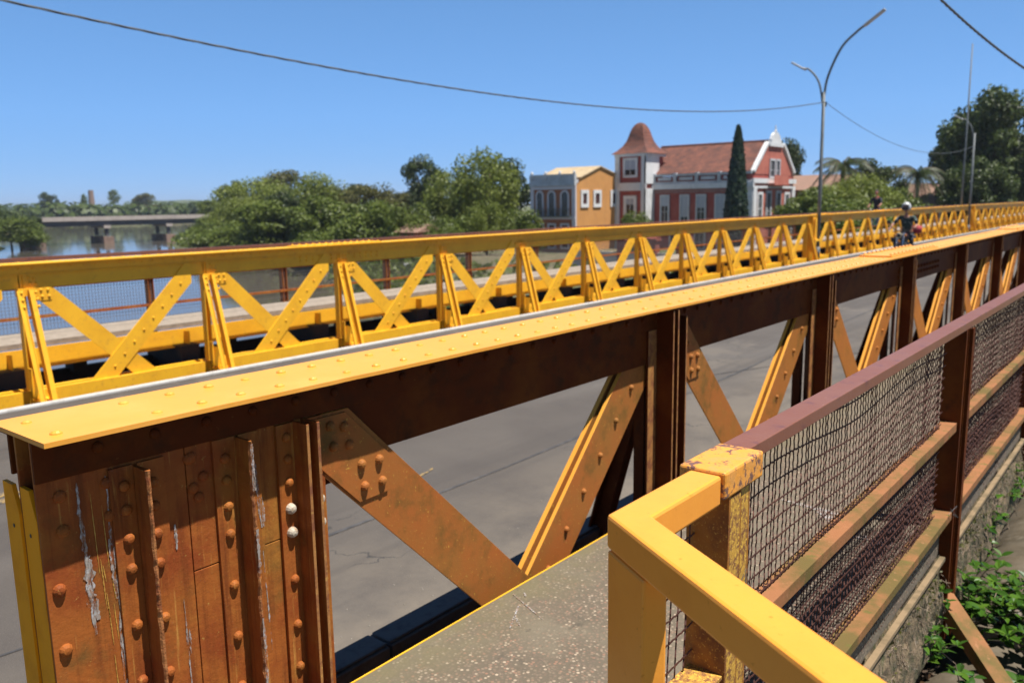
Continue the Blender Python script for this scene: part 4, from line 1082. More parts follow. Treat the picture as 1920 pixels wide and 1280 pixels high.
for k in range(5):
    x = 8+k*16.9-16.9+1.5
    g = MB()
    for y in (8.4,): g.lathe([(.55, -7), (.5, -4.8), (0, -4.8)], (x, y, 0), 12)
    g.build('pier', M['girder_dark'], b)
    g = MB(); g.lathe([(.55, -7), (.5, -4.8), (0, -4.8)], (x, .8, 0), 12)
    pr_ = g.build('pier', M['girder_dark'], b)
    g = MB(); g.box(x-.9, x+.9, -.2, 1.8, -4.95, -4.2); g.box(x-1, x+1, 2.0, 9.6, -4.9, -4.35); g.build('cap', M['conc_bridge'], pr_)
    g = MB(); g.box(x-1.3, x+1.3, -.6, 2.2, -9.6, -7.2); g.build('footing', M['pier_foot'], pr_)
    g = MB(); g.box(x-1.3, x+1.3, 7, 9.8, -9.6, -7.2); g.build('footing', M['pier_foot'], pr_)
g = MB(); g.lathe([(2.4, -6), (1.8, 14), (1.5, 14), (0, 14)], (0, 0, 0), 12)
o = g.build('chimney', M['pier_foot']); o.location = (281, 621, 0); tag(o, 'tall slim brown chimney above the far tree line', 'chimney')
g = MB(); n = 40; vs = []; fs = []
for i in range(n+1):
    for j in range(13):
        x = 735+i*14; y = 1380+j*40-i*7; e = math.sin(PI*j/12)*min(1, i/6)*min(1, (n-i)/6)
        vs.append((x, y, -8+e*(23+5*noise.noise(Vector((i*.3, j*.4, 0))))))
for i in range(n):
    for j in range(12): a = i*13+j; fs.append((a, a+13, a+14, a+1))
g.add(vs, fs); struct(g.build('hills', M['hill'], smooth=True), 'low wooded hill on the horizon')

# ------------------------------------------------------------------ trees
def leafcard(g, c, s, rr, elong=1.0, mi=0, down=0, nrm=None):
    if nrm is None: nrm = Vector((rr.gauss(0,1), rr.gauss(0,1), rr.gauss(0,1)))
    nrm = nrm.normalized(); a = nrm.orthogonal().normalized(); q = rr.random()*2*PI
    a = (Matrix.Rotation(q, 3, nrm) @ a)
    if down: a = (a+Vector((0,0,-down))).normalized()
    bb = nrm.cross(a).normalized()
    g.add([c-bb*s*.5, c+a*s*.5*elong, c+bb*s*.5, c-a*s*.5*elong], [(0,1,2,3)], mi)
def crown(g, cz, rx, rz, ncl, nlf, s, rr, cl=.38, down=0, elong=1.3, bottom=.0, mi=0):
    cls = []
    for i in range(ncl):
        while True:
            p = Vector((rr.uniform(-1,1), rr.uniform(-1,1), rr.uniform(-1+bottom,1)))
            if .25 < p.length < 1: break
        cls.append((Vector((p.x*rx*.72, p.y*rx*.72, cz+p.z*rz*.74)), rr.uniform(.6, 1.15)*cl*rx))
    per = nlf//ncl
    for c, r_ in cls:
        for k in range(int(per*rr.uniform(.7, 1.3))):
            d = Vector((rr.gauss(0,1), rr.gauss(0,1), rr.gauss(0,1))).normalized()
            q = c+Vector((d.x, d.y, d.z*.8))*r_*(rr.random()**.35)
            if down: q.z -= down*rr.random()**2*rz
            leafcard(g, q, s*rr.uniform(.6, 1.4), rr, elong, mi, down*2, d*.8+Vector((rr.gauss(0,.6), rr.gauss(0,.6), rr.gauss(0,.6)+.3)))
    return cls
def trunk(g, cls, r0, z1, rr, lean=0):
    top = Vector((lean, 0, z1))
    g.tube([(0,0,-.03), (lean*.4+.004, .003, z1*.5), top], [r0*1.3, r0, r0*.7], 7)
    for c, r_ in cls[:9]: g.tube([top*.85, top.lerp(c, .5)+Vector((0,0,.02)), c], [r0*.5, r0*.3, r0*.12], 5)
PROTO = {}
def proto(kind):
    if kind in PROTO: return PROTO[kind]
    rr = random.Random(sum(map(ord, kind))); r = bpy.data.objects.new(kind+'_tree', None); sc.collection.objects.link(r)
    g = MB(); tb = MB(); mat = {'broad':'leaf_mid','pale':'leaf_light','dark':'leaf_dark','olive':'leaf_olive','willow':'leaf_light','big':'leaf_big','wispy':'leaf_mid','bushy':'leaf_mid'}.get(kind, 'leaf_dark')
    if kind == 'cypress':
        for i in range(5200):
            t = rr.random()**.8; a = rr.random()*2*PI; rad = .13*min(1, (t+.03)*5)*(1-t)**.62*rr.uniform(.72, 1.06)+.004
            leafcard(g, Vector((rad*math.cos(a), rad*math.sin(a), .02+t*.98)), .022, rr, 1.8, 0, 0, Vector((math.cos(a)+rr.gauss(0,.5), math.sin(a)+rr.gauss(0,.5), .2)))
        tb.tube([(0,0,-.03),(0,0,.9)], [.02,.004], 6); mat = 'leaf_cypress'
    elif kind == 'palm':
        for k in range(26):
            az = k*2.399; el = rr.uniform(-.1, 1.15); L_ = rr.uniform(.30, .40); P = []
            for i in range(15):
                t = i/14; P.append(Vector((math.cos(az)*L_*t*math.cos(el*(1-t)), math.sin(az)*L_*t*math.cos(el*(1-t)), .72+L_*(math.sin(el)*t-.95*t*t*.8))))
            for i in range(1, 15):
                d = (P[i]-P[i-1]).normalized(); sd = d.cross(Vector((0,0,1))).normalized(); ln = .11*(1-abs(i/14-.5)*.9)
                for s_ in (-1, 1):
                    for h in (0, .5):
                        q = P[i-1].lerp(P[i], h); e = q+sd*s_*ln*.75+d*ln*.45+Vector((0,0,-ln*.5))
                        g.add([q, q+d*.010, e], [(0,1,2)])
            tb.tube(P, .004, 3)
        tb.tube([(0,0,-.03),(.01,0,.36),(.0,0,.73)], [.035,.024,.026], 8)
        mat = 'leaf_dark'
    else:
        spec = dict(broad=(.60,.38,.40,34,9000,.021,.32,0), pale=(.50,.44,.48,34,15000,.016,.42,.10), dark=(.58,.38,.40,30,8000,.021,.34,0), olive=(.53,.41,.45,34,9000,.020,.32,0),
                    willow=(.58,.41,.43,34,11000,.018,.32,.40), big=(.56,.41,.46,70,26000,.017,.25,.12), wispy=(.66,.30,.34,16,2200,.022,.42,.1), bushy=(.48,.50,.50,30,8000,.024,.34,0))[kind]
        cz, rx, rz, ncl, nlf, s, cl, dn = spec
        cls = crown(g, cz, rx, rz, ncl, nlf, s, rr, cl, dn, 1.4, .15)
        trunk(tb, cls, .018 if kind != 'bushy' else .012, cz-.12, rr, rr.uniform(-.04, .04))
    tb.build('trunk', M['bark'], r); g.build('crown', M[mat], r)
    PROTO[kind] = r; return r
used = set()
def tree(kind, x, y, ztop, rad, label, group=None, base=-6.4, name=None, wmul=1):
    p = proto(kind); H = (ztop-base)*1.07; crx = {'cypress':.13,'palm':.36}.get(kind, .40)
    sx = rad/(crx)*wmul
    if kind in used: r = dup(p, (x, y, base), rnd.random()*6, (sx, sx, H))
    else: r = p; r.location = (x, y, base); r.rotation_euler = (0,0,rnd.random()*6); r.scale = (sx, sx, H); used.add(kind)
    tag(r, label, 'bush' if kind == 'bushy' else 'palm tree' if kind == 'palm' else 'tree', group); return r
G1 = 'trees on the right river bank'; G2 = 'trees by the houses'; G3 = 'trees on the left river bank'; G4 = 'trees beyond the distant bridge'
T = [
 ('bushy', 76,210,-.8,7.5,'dense green bush on the left bank at the picture edge',G3),
 ('dark', 84,226,.0,8.0,'dark green tree in front of the left end of the distant bridge',G3),
 ('dark', 80,232,.4,8,'mid green tree further back on the left bank at the picture edge',G3),
 ('bushy', 82,219,-3.2,4.5,'low bush by the water under the left end of the distant bridge',G3),
 ('dark', 216,532,11.5,7.0,'dark pointed tree rising left of the chimney beyond the distant bridge',G4),
 ('wispy', 243,548,10.5,4.2,'small wispy tree just left of the distant chimney',G4),
 ('wispy', 262,548,13.5,6.5,'taller hazy wispy tree right of the distant chimney',G4),
 ('olive', 277,536,12.5,9.5,'spreading dark tree alone above the middle of the distant bridge',G4),
 ('broad', 162,267,3.6,6.5,'dark green tree at the right end of the distant bridge',G1),
 ('wispy', 157,243,9.2,7.0,'thin-leaved tree with gaps at the left shoulder of the bank wood',G1),
 ('dark', 150,238,7.6,4.5,'small dark crown inside the left shoulder of the bank wood',G1),
 ('olive', 142,197,12.2,9.5,'grey green crown forming the summit of the bank wood',G1),
 ('pale', 113,167,7.6,10.5,'large pale green willow-like mass beside the water',G1),
 ('pale', 104,139,7.4,8.6,'pale green crown in the middle of the bank wood',G1),
 ('pale', 103,158,2.6,7.5,'low light green tree leaning over the water near the distant bridge',G1),
 ('dark', 85,118,3.2,3.9,'dark brown green crown at the heart of the bank wood',G1),
 ('dark', 82,112,-.2,4.2,'shadowy dark tree below the pale crowns of the bank wood',G1),
 ('dark', 133,159,5.6,4.4,'small round dark tree peeping over the bank wood',G1),
 ('olive', 102,116,5.2,6.4,'olive brown crown right of the dark heart of the bank wood',G1),
 ('olive', 111,138,5.6,7,'olive crown behind the brownish part of the bank wood',G1),
 ('broad', 81,116,1.8,7.4,'full green tree low on the bank by the water',G1),
 ('broad', 77,98,2.2,6.6,'bright green tree low on the bank above the rusty railing',G1),
 ('bushy', 78,89,1.2,5.8,'leafy bush at the right foot of the bank wood',G1),
 ('olive', 113,119,3.8,5.6,'brownish sparse tree left of the tall dark tree',G1),
 ('bushy', 121,198,-1.6,5.5,'bush overhanging the water at the right end of the distant bridge',G1),
 ('pale', 110,172,.4,7.5,'low light green tree at the waterline left of the pale mass',G1),
 ('bushy', 94,153,-2.2,6.5,'low bush at the waterline under the pale green mass',G1),
 ('bushy', 86,134,-2.6,6.0,'shaded bush at the waterline under the dark heart of the wood',G1),
 ('bushy', 80,115,-3.0,5.5,'bush at the waterline under the olive crowns',G1),
 ('bushy', 71,92,-3.0,5.0,'low bush at the water edge under the bank wood',G1),
 ('dark', 109,109,9.6,5.0,'tall dark green round-headed tree rising over the low wood',G1),
 ('bushy', 78,81,.8,3.6,'bright green bush below the tall round-headed tree',G1),
 ('willow', 90,84,5.8,5.4,'soft green willow left of the tallest willow',G2),
 ('willow', 87,75,8.2,6.0,'tallest soft green willow left of the orange house',G2),
 ('dark', 95,79,7.0,5.2,'darker rounded tree right behind the tallest willow',G2),
 ('bushy', 76,60,-.2,2.7,'light green bush in front of the orange house corner',G2),
 ('willow', 73,63,.7,3.2,'low weeping green tree beside the orange house',G2),
 ('bushy', 70,66,-1.0,3.2,'rounded green bush under the willows',G2),
 ('cypress', 86.5,38.6,6.9,1.55,'tall narrow dark cypress in front of the villa',None),
 ('dark', 124,48,9.4,3.8,'dark crown showing behind the right side of the villa gable',G2),
 ('bushy', 75,44,-.7,2.0,'small bright green bush in front of the villa tower',G2),
 ('palm', 112,35.5,7.0,4.0,'feathery palm above the bushes right of the first street lamp','palms right of the villa'),
 ('broad', 88,31.5,1.7,4.3,'rounded green tree just left of the first street lamp',G2),
 ('pale', 92,29,3.0,5.0,'broad pale green tree just right of the first street lamp',G2),
 ('pale', 96,28,2.6,5.0,'pale green tree right behind the cyclist',G2),
 ('bushy', 82,25,.3,4.2,'low dense green bush behind the cyclist',G2),
 ('dark', 118,32.5,5.6,4.6,'dark green tree between the two palms',G2),
 ('bushy', 100,25.5,1.6,3.2,'dark green bush left of the second palm',G2),
 ('palm', 108,25.5,5.2,3.0,'dark drooping palm in front of the brown roofed house','palms right of the villa'),
 ('dark', 128,24.5,4.4,3.6,'small dark tree right of the brown roofed house',G2),
 ('big', 131,23.5,12.5,6.8,'huge dark tree behind the second street lamp',G2),
 ('big', 121,19.5,14.4,8.2,'tall dark tree at the right picture edge reaching highest',G2),
 ('big', 150,25,11.5,7.5,'broad dark tree filling the gap behind the huge tree',G2),
 ('big', 136,20,8,7.0,'dark tree low behind the end of the bridge',G2),
 ('big', 112,19.8,5,5.0,'small dark tree beside the trunk of the tallest tree',G2),
]
for k, x, y, zt, rad, lab, grp in T: tree(k, x, y, zt, rad, lab, grp, -9.1 if grp in (G1, G3) and (k in ('bushy', 'pale', 'broad') or x < 100 and y > 200) else -6.4)
# far-off wood along the river bend: nobody could count it
g = MB(); rr = random.Random(5)
for i in range(420):
    t = rr.random(); x = 95+t*420; y = 455+t*70+rr.uniform(0, 90)
    if inside(x, y): continue
    top = rr.uniform(1.5, 5.5); rad = rr.uniform(6, 12)
    for k in range(60):
        d = Vector((rr.gauss(0,1), rr.gauss(0,1), rr.gauss(0,1))).normalized()
        leafcard(g, Vector((x, y, -2.5+0))+Vector((d.x*rad, d.y*rad, d.z*(top+2.5))), 2.6*rr.uniform(.6, 1.3), rr, 1.2, 0, 0, d+Vector((0,0,.4)))
tag(g.build('far_wood', M['leaf_big']), 'continuous green wood along the river beyond the distant bridge', 'wood', kind='stuff')
g = MB()
for i in range(330):
    t = rr.random(); x = 200+t*760; y = 100+t*20+rr.uniform(-150, 120)*t
    if inside(x, y): continue
    rad = rr.uniform(5, 9)
    for k in range(34):
        d = Vector((rr.gauss(0,1), rr.gauss(0,1), rr.gauss(0,1))).normalized()
        leafcard(g, Vector((x, y, -3))+Vector((d.x*rad, d.y*rad, d.z*rr.uniform(5, 8))), 2.0*rr.uniform(.6, 1.3), rr, 1.2, 0, 0, d+Vector((0,0,.4)))
tag(g.build('far_wood', M['leaf_dark']), 'dark distant wood behind the houses', 'wood', kind='stuff')
# undergrowth along the right bank edge
g = MB()
for i in range(5200):
    t = rr.random(); k = min(len(RB)-2, 2+int(t*6)); a = Vector(RB[k]); c = Vector(RB[k+1]); p = a.lerp(c, rr.random())
    x, y = p.x+rr.uniform(0, 9), p.y+rr.uniform(-3, 3)
    if inside(x, y) or y < 18: continue
    leafcard(g, Vector((x, y, hgt(x, y)+rr.uniform(.1, 1.3))), rr.uniform(.3, .8), rr, 1.3)
tag(g.build('undergrowth', M['leaf_mid']), 'low green undergrowth along the far river bank', 'undergrowth', kind='stuff')

# ------------------------------------------------------------------ pipe, brace, plants beside the walkway
pp = thing('large_pipe', 'big weathered brown pipe with bolted flanges running under the walkway edge', 'pipe', (0, .60, -2.90))
g = MB(); n = 28
def pipe_len(x0, x1, r=.45):
    g = MB(); vs = []; fs = []; m = int((x1-x0)/.25)
    for i in range(m+1):
        x = x0+(x1-x0)*i/m
        for k in range(n): a = 2*PI*k/n; vs.append((x, r*math.cos(a), r*math.sin(a)))
    for i in range(m):
        for k in range(n): fs.append((i*n+k, i*n+(k+1)%n, (i+1)*n+(k+1)%n, (i+1)*n+k))
    g.add(vs, fs); return g
xs = [-3.0, 1.6, 5.02, 8.35, 14.0, 20.0, 34.0]
for a, c in zip(xs, xs[1:]): pipe_len(a+.03, c-.03).build('pipe_length', [M['pipe']], pp, smooth=True)
for x in xs[1:-1]:
    for dx in (-.032, .004):
        g = MB(); g.lathe([(.445, x+dx), (.53, x+dx), (.53, x+dx+.026), (.445, x+dx+.026)], (0,0,0), 32, 0, 'x')
        for k in range(14):
            a = 2*PI*(k+.5)/14; g.beam((x-.05, .495*math.cos(a), .495*math.sin(a)), (x+.06, .495*math.cos(a), .495*math.sin(a)), .022, .022)
        g.build('flange', [M['pipe']], pp, fix=True)
g = MB(); g.beam((4.55, .86, -1.98), (4.02, .30, -2.36), .085, .010, side=(.73,-.68,0)); g.beam((4.52, .89, -2.01), (3.99, .33, -2.39), .010, .07)
tag(g.build('steel_brace', [M['rail_orange']], bevel=.001), 'loose rusty steel angle lying across the pipe near the yellow end frame', 'steel bar')

def leaf(g, base, tip, wd, cup, rr, mi=0):
    """one elliptical leaf with a folded midrib"""
    base = Vector(base); tip = Vector(tip); d = tip-base; L_ = d.length; t = d.normalized()
    sd = t.cross(Vector((rr.gauss(0,.35), rr.gauss(0,.35), 1))).normalized(); up = sd.cross(t)
    vs = [base]; N_ = 5; droop = rr.uniform(.0, .22)*L_
    for i in range(1, N_):
        u = i/N_; w_ = wd*math.sin(PI*u**.85)*.5; c = base+d*u-up*droop*u*u
        vs += [c+sd*w_+up*cup*w_, c, c-sd*w_+up*cup*w_]
    vs.append(tip-up*droop)
    fs = [(0,1,2), (0,2,3)]
    for i in range(N_-2):
        a = 1+3*i; fs += [(a, a+3, a+4, a+1), (a+1, a+4, a+5, a+2)]
    a = 1+3*(N_-2); e = len(vs)-1; fs += [(a, e, a+1), (a+1, e, a+2)]
    g.add(vs, fs, mi)
def shrub(name, label, root, stems, nleaf, L_, wd, cat='shrub', group=None):
    rr = random.Random(label); r = thing(name, label, cat, root, 0, group); g = MB(); tb = MB()
    for (dx, dy, dz) in stems:
        P = curve_pts([(0,0,0), (dx*.45+rr.uniform(-.03,.03), dy*.45+rr.uniform(-.03,.03), dz*.55), (dx, dy, dz)], 6)
        tb.tube(P, [.006*(1-i/len(P)*.7) for i in range(len(P))], 5)
        for i in range(nleaf):
            u = .25+.75*(i+rr.random())/nleaf; p = P[min(len(P)-1, int(u*len(P)))]
            # small side shoots that each carry a rosette of leaves
            sh = Vector((rr.gauss(0,1), rr.gauss(0,1), rr.uniform(0, 1.2))).normalized()*rr.uniform(.02, .10)
            q = p+sh; tb.tube([p, q], .002, 4)
            for k in range(rr.randint(4, 6)):
                a = 2.4*k+rr.random(); dr = Vector((math.cos(a), math.sin(a), rr.uniform(-.25, .65))).normalized()
                l_ = L_*rr.uniform(.6, 1.15); leaf(g, q, q+dr*l_, wd*l_/L_, rr.uniform(.1, .5), rr)
    tb.build('stem', M['twig'], r); g.build('foliage', M['leaf_near'], r); return r
shrub('shrub', 'glossy green shrub arching over the pipe at the lower right', (4.95, .30, -2.75), [(-.05,.10,.62),(.20,.20,.60),(.30,-.05,.55),(-.25,.25,.50),(.12,-.25,.6),(-.10,-.12,.55),(.38,.15,.50),(.0,.0,.66),(.15,-.15,.6),(-.18,.05,.56)], 16, .07, .038)
shrub('shrub', 'dense green shrub spreading over the top of the pipe behind the brace', (5.15, .62, -2.48), [(.0,.05,.30),(.22,-.10,.28),(-.15,-.08,.26),(.30,.10,.32),(.10,-.22,.26),(-.05,.18,.30)], 12, .065, .036)
shrub('shrub', 'taller green shrub at the right picture edge over the pipe', (5.6, .42, -2.55), [(.05,.0,.42),(.25,-.05,.38),(-.18,-.05,.36),(.35,.12,.36),(.10,-.20,.34)], 12, .07, .038)
shrub('shrub', 'bright green shrub at the foot of the second railing post', (4.95, .80, -2.45), [(-.20,-.06,.42),(.05,-.10,.40),(-.35,.02,.30),(-.12,-.22,.36),(-.45,-.02,.24),(-.25,-.18,.30)], 14, .065, .034)
shrub('shrub', 'small leafy shoot between the rusty brace and the yellow frame', (3.98, .62, -2.45), [(-.04,.02,.36),(.06,-.04,.28)], 6, .065, .034, 'seedling')
shrub('shrub', 'green sprig growing from the pipe flange at the lower right corner', (4.35, .20, -2.60), [(.05,.12,.42),(-.05,.22,.34),(.15,.02,.36)], 7, .07, .04, 'sprig')
shrub('shrub', 'leafy clump low on the slab edge beside the first bay of the railing', (4.15, .86, -2.30), [(.18,-.08,.22),(-.05,-.10,.20),(.30,-.05,.26),(.05,-.16,.16)], 8, .06, .026, 'fern')
shrub('shrub', 'dark leafy clump in the slab shadow just past the second railing post', (5.75, .84, -2.25), [(.12,-.06,.25),(-.12,-.08,.22),(.25,-.04,.30)], 7, .065, .028, 'fern')
shrub('shrub', 'narrow-leaved clump hanging from the slab edge further along', (6.6, .86, -2.15), [(.12,-.10,.12),(-.12,-.10,.10),(.3,-.06,.15)], 7, .075, .02, 'fern')
shrub('shrub', 'spiky green tuft on the slab edge near the third railing post', (7.6, .82, -2.0), [(.12,-.06,.22),(-.15,-.08,.2),(.3,-.04,.24),(.5,0,.2)], 8, .09, .02, 'fern')
shrub('shrub', 'green tuft at the right picture edge beyond the third railing post', (8.9, .84, -2.0), [(.2,-.08,.25),(-.15,-.1,.2),(.45,-.04,.3)], 8, .09, .03, 'fern')
# dry roots, moss tufts and litter along the slab edge
g = MB(); rr = random.Random(21)
for i in range(900):
    x = rr.uniform(2.6, 12); z = -1.86-rr.random()**1.4*.34; p = Vector((x, .825+rr.uniform(-.02, .02), z))
    P = [p]
    for k in range(4): P.append(P[-1]+Vector((rr.uniform(-.03,.03), rr.uniform(-.022,.010), rr.uniform(-.035,.012))))
    g.tube(P, .0016, 3)
tag(g.build('dry_roots', M['twig']), 'tangle of dry roots and dead grass hanging on the concrete slab edge', 'dry roots', kind='stuff')
g = MB()
for i in range(5200):
    x = rr.uniform(2.5, 13); z = -1.83-rr.random()*.38
    if noise.noise(Vector((x*1.7, z*4, 3))) < -.05: continue
    leafcard(g, Vector((x, .818+rr.uniform(-.025, .01), z)), rr.uniform(.006, .016), rr, 1.6)
tag(g.build('moss', M['leaf_olive']), 'olive moss clinging to the concrete slab edge', 'moss', kind='stuff')
g = MB()
for i in range(2600):
    x = rr.uniform(1.5, 9); y = rr.uniform(-1.4, 1.3); g0 = -3.22 if abs(y-.6) > .5 else -3.2
    leaf(g, (x, y, g0+rr.uniform(0, .12)), (x+rr.uniform(-.08,.08), y+rr.uniform(-.08,.08), g0+rr.uniform(0, .12)), .03, .3, rr)
for i in range(700):
    x = rr.uniform(3.3, 5.0); y = rr.uniform(.86, 1.08); z = -2.5+rr.uniform(-.12, .1)
    leaf(g, (x, y, z), (x+rr.uniform(-.07,.07), y+rr.uniform(-.07,.07), z+rr.uniform(-.05, .05)), .028, .3, rr)
M['dead_leaf'] = leafmat('dead_leaves', (.06, .035, .018), (.11, .06, .03), (.17, .10, .05), trans=.1)
tag(g.build('leaf_litter', M['dead_leaf']), 'brown dead leaves lying on the ground around the pipe', 'leaf litter', kind='stuff')
g = MB(); g.box(3.2, 5.4, .86, 1.35, -3.3, -2.55); struct(g.build('earth_bank', M['litter']), 'dark earth packed against the slab edge behind the pipe')

# ------------------------------------------------------------------ people
M['skin'] = surf('skin', (.33, .155, .10), (), .5)
M['hair'] = surf('dark_hair', (.012, .010, .009), (), .6)
M['cloth_dark'] = surf('dark_cloth', (.018, .020, .030), [((.035, .04, .05), 12, .5, .7)], .8)
M['cloth_green'] = surf('dark_green_shirt', (.03, .055, .045), [((.30, .32, .30), 9, .56, .60), ((.015, .02, .02), 5, .5, .6)], .8)
M['jeans'] = surf('blue_jeans', (.05, .12, .26), [((.08, .17, .33), 10, .5, .7)], .85)
M['cloth_red'] = surf('red_cloth', (.35, .04, .05), (), .8)
M['helmet'] = surf('silver_helmet', (.50, .50, .50), [((.25, .27, .25), 9, .5, .6)], .3)
M['chrome'] = surf('chrome', (.55, .55, .56), (), .22, metal=.9)
M['tyre'] = surf('tyre_rubber', (.02, .02, .02), (), .8)
M['lampglass'] = surf('headlight_glass', (.80, .70, .45), (), .15)
M['teal'] = surf('teal_paint', (.05, .30, .32), (), .4)
M['bike_red'] = surf('dark_tank_paint', (.03, .012, .012), (), .3)
def skin(name, J, E_, mat, parent, root=0, sub=1):
    """continuous tapered surface grown over a skeleton: J = [(x,y,z,r)], E_ = edges"""
    me = bpy.data.meshes.new(name); me.from_pydata([j[:3] for j in J], E_, []); me.materials.append(mat)
    o = bpy.data.objects.new(name, me); sc.collection.objects.link(o)
    if parent: o.parent = parent
    m = o.modifiers.new('skin', 'SKIN'); m.use_smooth_shade = True
    for i, j in enumerate(J):
        rr_ = j[3] if isinstance(j[3], tuple) else (j[3], j[3]); me.skin_vertices[0].data[i].radius = rr_
        me.skin_vertices[0].data[i].use_root = (i == root)
    s_ = o.modifiers.new('smooth', 'SUBSURF'); s_.levels = sub; s_.render_levels = sub; return o
def head(parent, c, f, mat=None):
    """egg-shaped head with nose, chin and ears; faces along f"""
    c = Vector(c); f = Vector(f).normalized(); s_ = Vector((0,0,1)).cross(f).normalized(); g = MB(); vs = []; fs = []; a_ = 12; b_ = 9
    for i in range(b_+1):
        ph = PI*i/b_
        for k in range(a_):
            th = 2*PI*k/a_; x = math.sin(ph)*math.cos(th); y = math.sin(ph)*math.sin(th); z = math.cos(ph)
            fw_ = .098*x*(1+.10*(z < -.2)*(x > 0)); nose = .022 if (x > .93 and -.45 < z < .25) else 0
            ear = .015 if (abs(y) > .93 and abs(z) < .4) else 0
            vs.append(c+f*(fw_+nose)+s_*(y*(.076+ear)*(1-.18*max(0, -z)))+Vector((0,0,z*.122)))
    for i in range(b_):
        for k in range(a_): fs.append((i*a_+k, (i+1)*a_+k, (i+1)*a_+(k+1)%a_, i*a_+(k+1)%a_))
    g.add(vs, fs); return g.build('head', mat or M['skin'], parent, smooth=True)
def hand(parent, c, d, grip, mat=None):
    """palm with four curled fingers of different length and a thumb from its side"""
    c = Vector(c); d = Vector(d).normalized(); gr = Vector(grip).normalized(); dn = d.cross(gr).normalized()
    J = [(*(c-d*.03), .022), (*(c+d*.02), (.026))]; E_ = [(0, 1)]
    for k, ln in enumerate((.068, .078, .072, .056)):
        b_ = c+d*.045+gr*(-.033+.022*k); i = len(J)
        J += [(*b_, .011), (*(b_+d*ln*.45+dn*.012), .010), (*(b_+d*ln*.55+dn*.042), .009), (*(b_+d*ln*.2+dn*.052), .008)]
        E_ += [(1, i), (i, i+1), (i+1, i+2), (i+2, i+3)]
    i = len(J); b_ = c-gr*.035+d*.005; J += [(*b_, .013), (*(b_+d*.03-gr*.012+dn*.02), .011), (*(b_+d*.05+dn*.045), .009)]
    E_ += [(0, i), (i, i+1), (i+1, i+2)]
    return skin('hand', J, E_, mat or M['skin'], parent, 0, 1)

RX, RY = 30.6, 7.50; RZ = -2.25+zc(30.6)
rd = thing('person', 'motorcyclist in a silver helmet and dark clothes riding towards the camera', 'person', (RX, RY, RZ))
rd.scale = (1.15,)*3
# body: pelvis 0, spine 1, chest 2, neck 3, shoulders, elbows, wrists, hips, knees, ankles, toes
J = [(.18,0,.84,(.15,.13)), (.13,0,1.02,(.145,.12)), (.05,0,1.24,(.17,.13)), (-.02,0,1.42,.06), (-.06,0,1.50,.055),
     (.04,.20,1.36,.07), (-.12,.33,1.14,.052), (-.38,.33,1.06,.036), (.04,-.20,1.36,.07), (-.12,-.33,1.14,.052), (-.38,-.33,1.06,.036),
     (.14,.11,.80,.10), (-.27,.23,.72,.075), (-.08,.22,.34,.05), (-.22,.22,.27,.04), (.14,-.11,.80,.10), (-.27,-.23,.72,.075), (-.08,-.22,.34,.05), (-.22,-.22,.27,.04)]
EE = [(0,1),(1,2),(2,3),(3,4),(2,5),(5,6),(6,7),(2,8),(8,9),(9,10),(0,11),(11,12),(12,13),(13,14),(0,15),(15,16),(16,17),(17,18)]
skin('body', [(x, y, z, tuple(q*.86 for q in r_) if isinstance(r_, tuple) else r_*.86) for x, y, z, r_ in J], EE, M['skin'], rd)
skin('shirt', [J[i] for i in (0,1,2,5,6,8,9)], [(0,1),(1,2),(2,3),(3,4),(2,5),(5,6)], M['cloth_green'], rd)
skin('trousers', [J[i] for i in (0,11,12,13,15,16,17)], [(0,1),(1,2),(2,3),(0,4),(4,5),(5,6)], M['cloth_dark'], rd)
for sy in (1, -1):
    skin('shoe', [(-.06,.22*sy,.29,.055),(-.16,.22*sy,.26,.05),(-.26,.22*sy,.25,.035)], [(0,1),(1,2)], M['black'], rd)
    hand(rd, (-.41, .345*sy, 1.05), (-1,0,-.25), (0,sy,0))
head(rd, (-.09,0,1.62), (-1,0,-.05))
g = MB(); vs = []; fs = []
for i in range(8):
    ph = PI*.66*i/7
    for k in range(16): th = 2*PI*k/16; vs.append((-.075+.150*math.sin(ph)*math.cos(th), .130*math.sin(ph)*math.sin(th), 1.645+.155*math.cos(ph)))
for i in range(7):
    for k in range(16):
        th = 2*PI*(k+.5)/16
        if i >= 4 and abs(th-PI) < .95: continue
        fs.append((i*16+k, (i+1)*16+k, (i+1)*16+(k+1)%16, i*16+(k+1)%16))
g.add(vs, fs); o = g.build('helmet', M['helmet'], rd, smooth=True); o.modifiers.new('thick', 'SOLIDIFY').thickness = .015
g = MB(); g.box(-.235,-.215,-.085,.085,1.56,1.65); g.build('visor', M['black'], rd, bevel=.008)
def wheel(parent, c, r_, tr, rim='chrome', spokes=12):
    g = MB(); n = 24; P = [(c[0]+r_*math.cos(2*PI*k/n), c[1], c[2]+r_*math.sin(2*PI*k/n)) for k in range(n)]+[(c[0]+r_, c[1], c[2])]
    g.tube(P, tr, 8, cap=False); ty = g.build('wheel', M['tyre'], parent, smooth=True)
    g = MB(); r2 = r_-tr*.8; P = [(c[0]+r2*math.cos(2*PI*k/n), c[1], c[2]+r2*math.sin(2*PI*k/n)) for k in range(n)]+[(c[0]+r2, c[1], c[2])]
    g.tube(P, tr*.35, 6, cap=False); g.lathe([(.03,-.05),(.03,.05),(0,.05)], c, 10, 0, 'y')
    for k in range(spokes): a = 2*PI*k/spokes; g.tube([c, (c[0]+r2*math.cos(a), c[1]+.01*(-1)**k, c[2]+r2*math.sin(a))], .003, 4)
    g.build('rim', M[rim], ty)
mb_ = thing('motorcycle', 'small dark motorcycle with a round headlight on the near carriageway', 'motorcycle', (RX, RY, RZ)); mb_.scale = (1.13,)*3
wheel(mb_, (-.72,0,.30), .255, .048); wheel(mb_, (.62,0,.30), .245, .058)
g = MB()
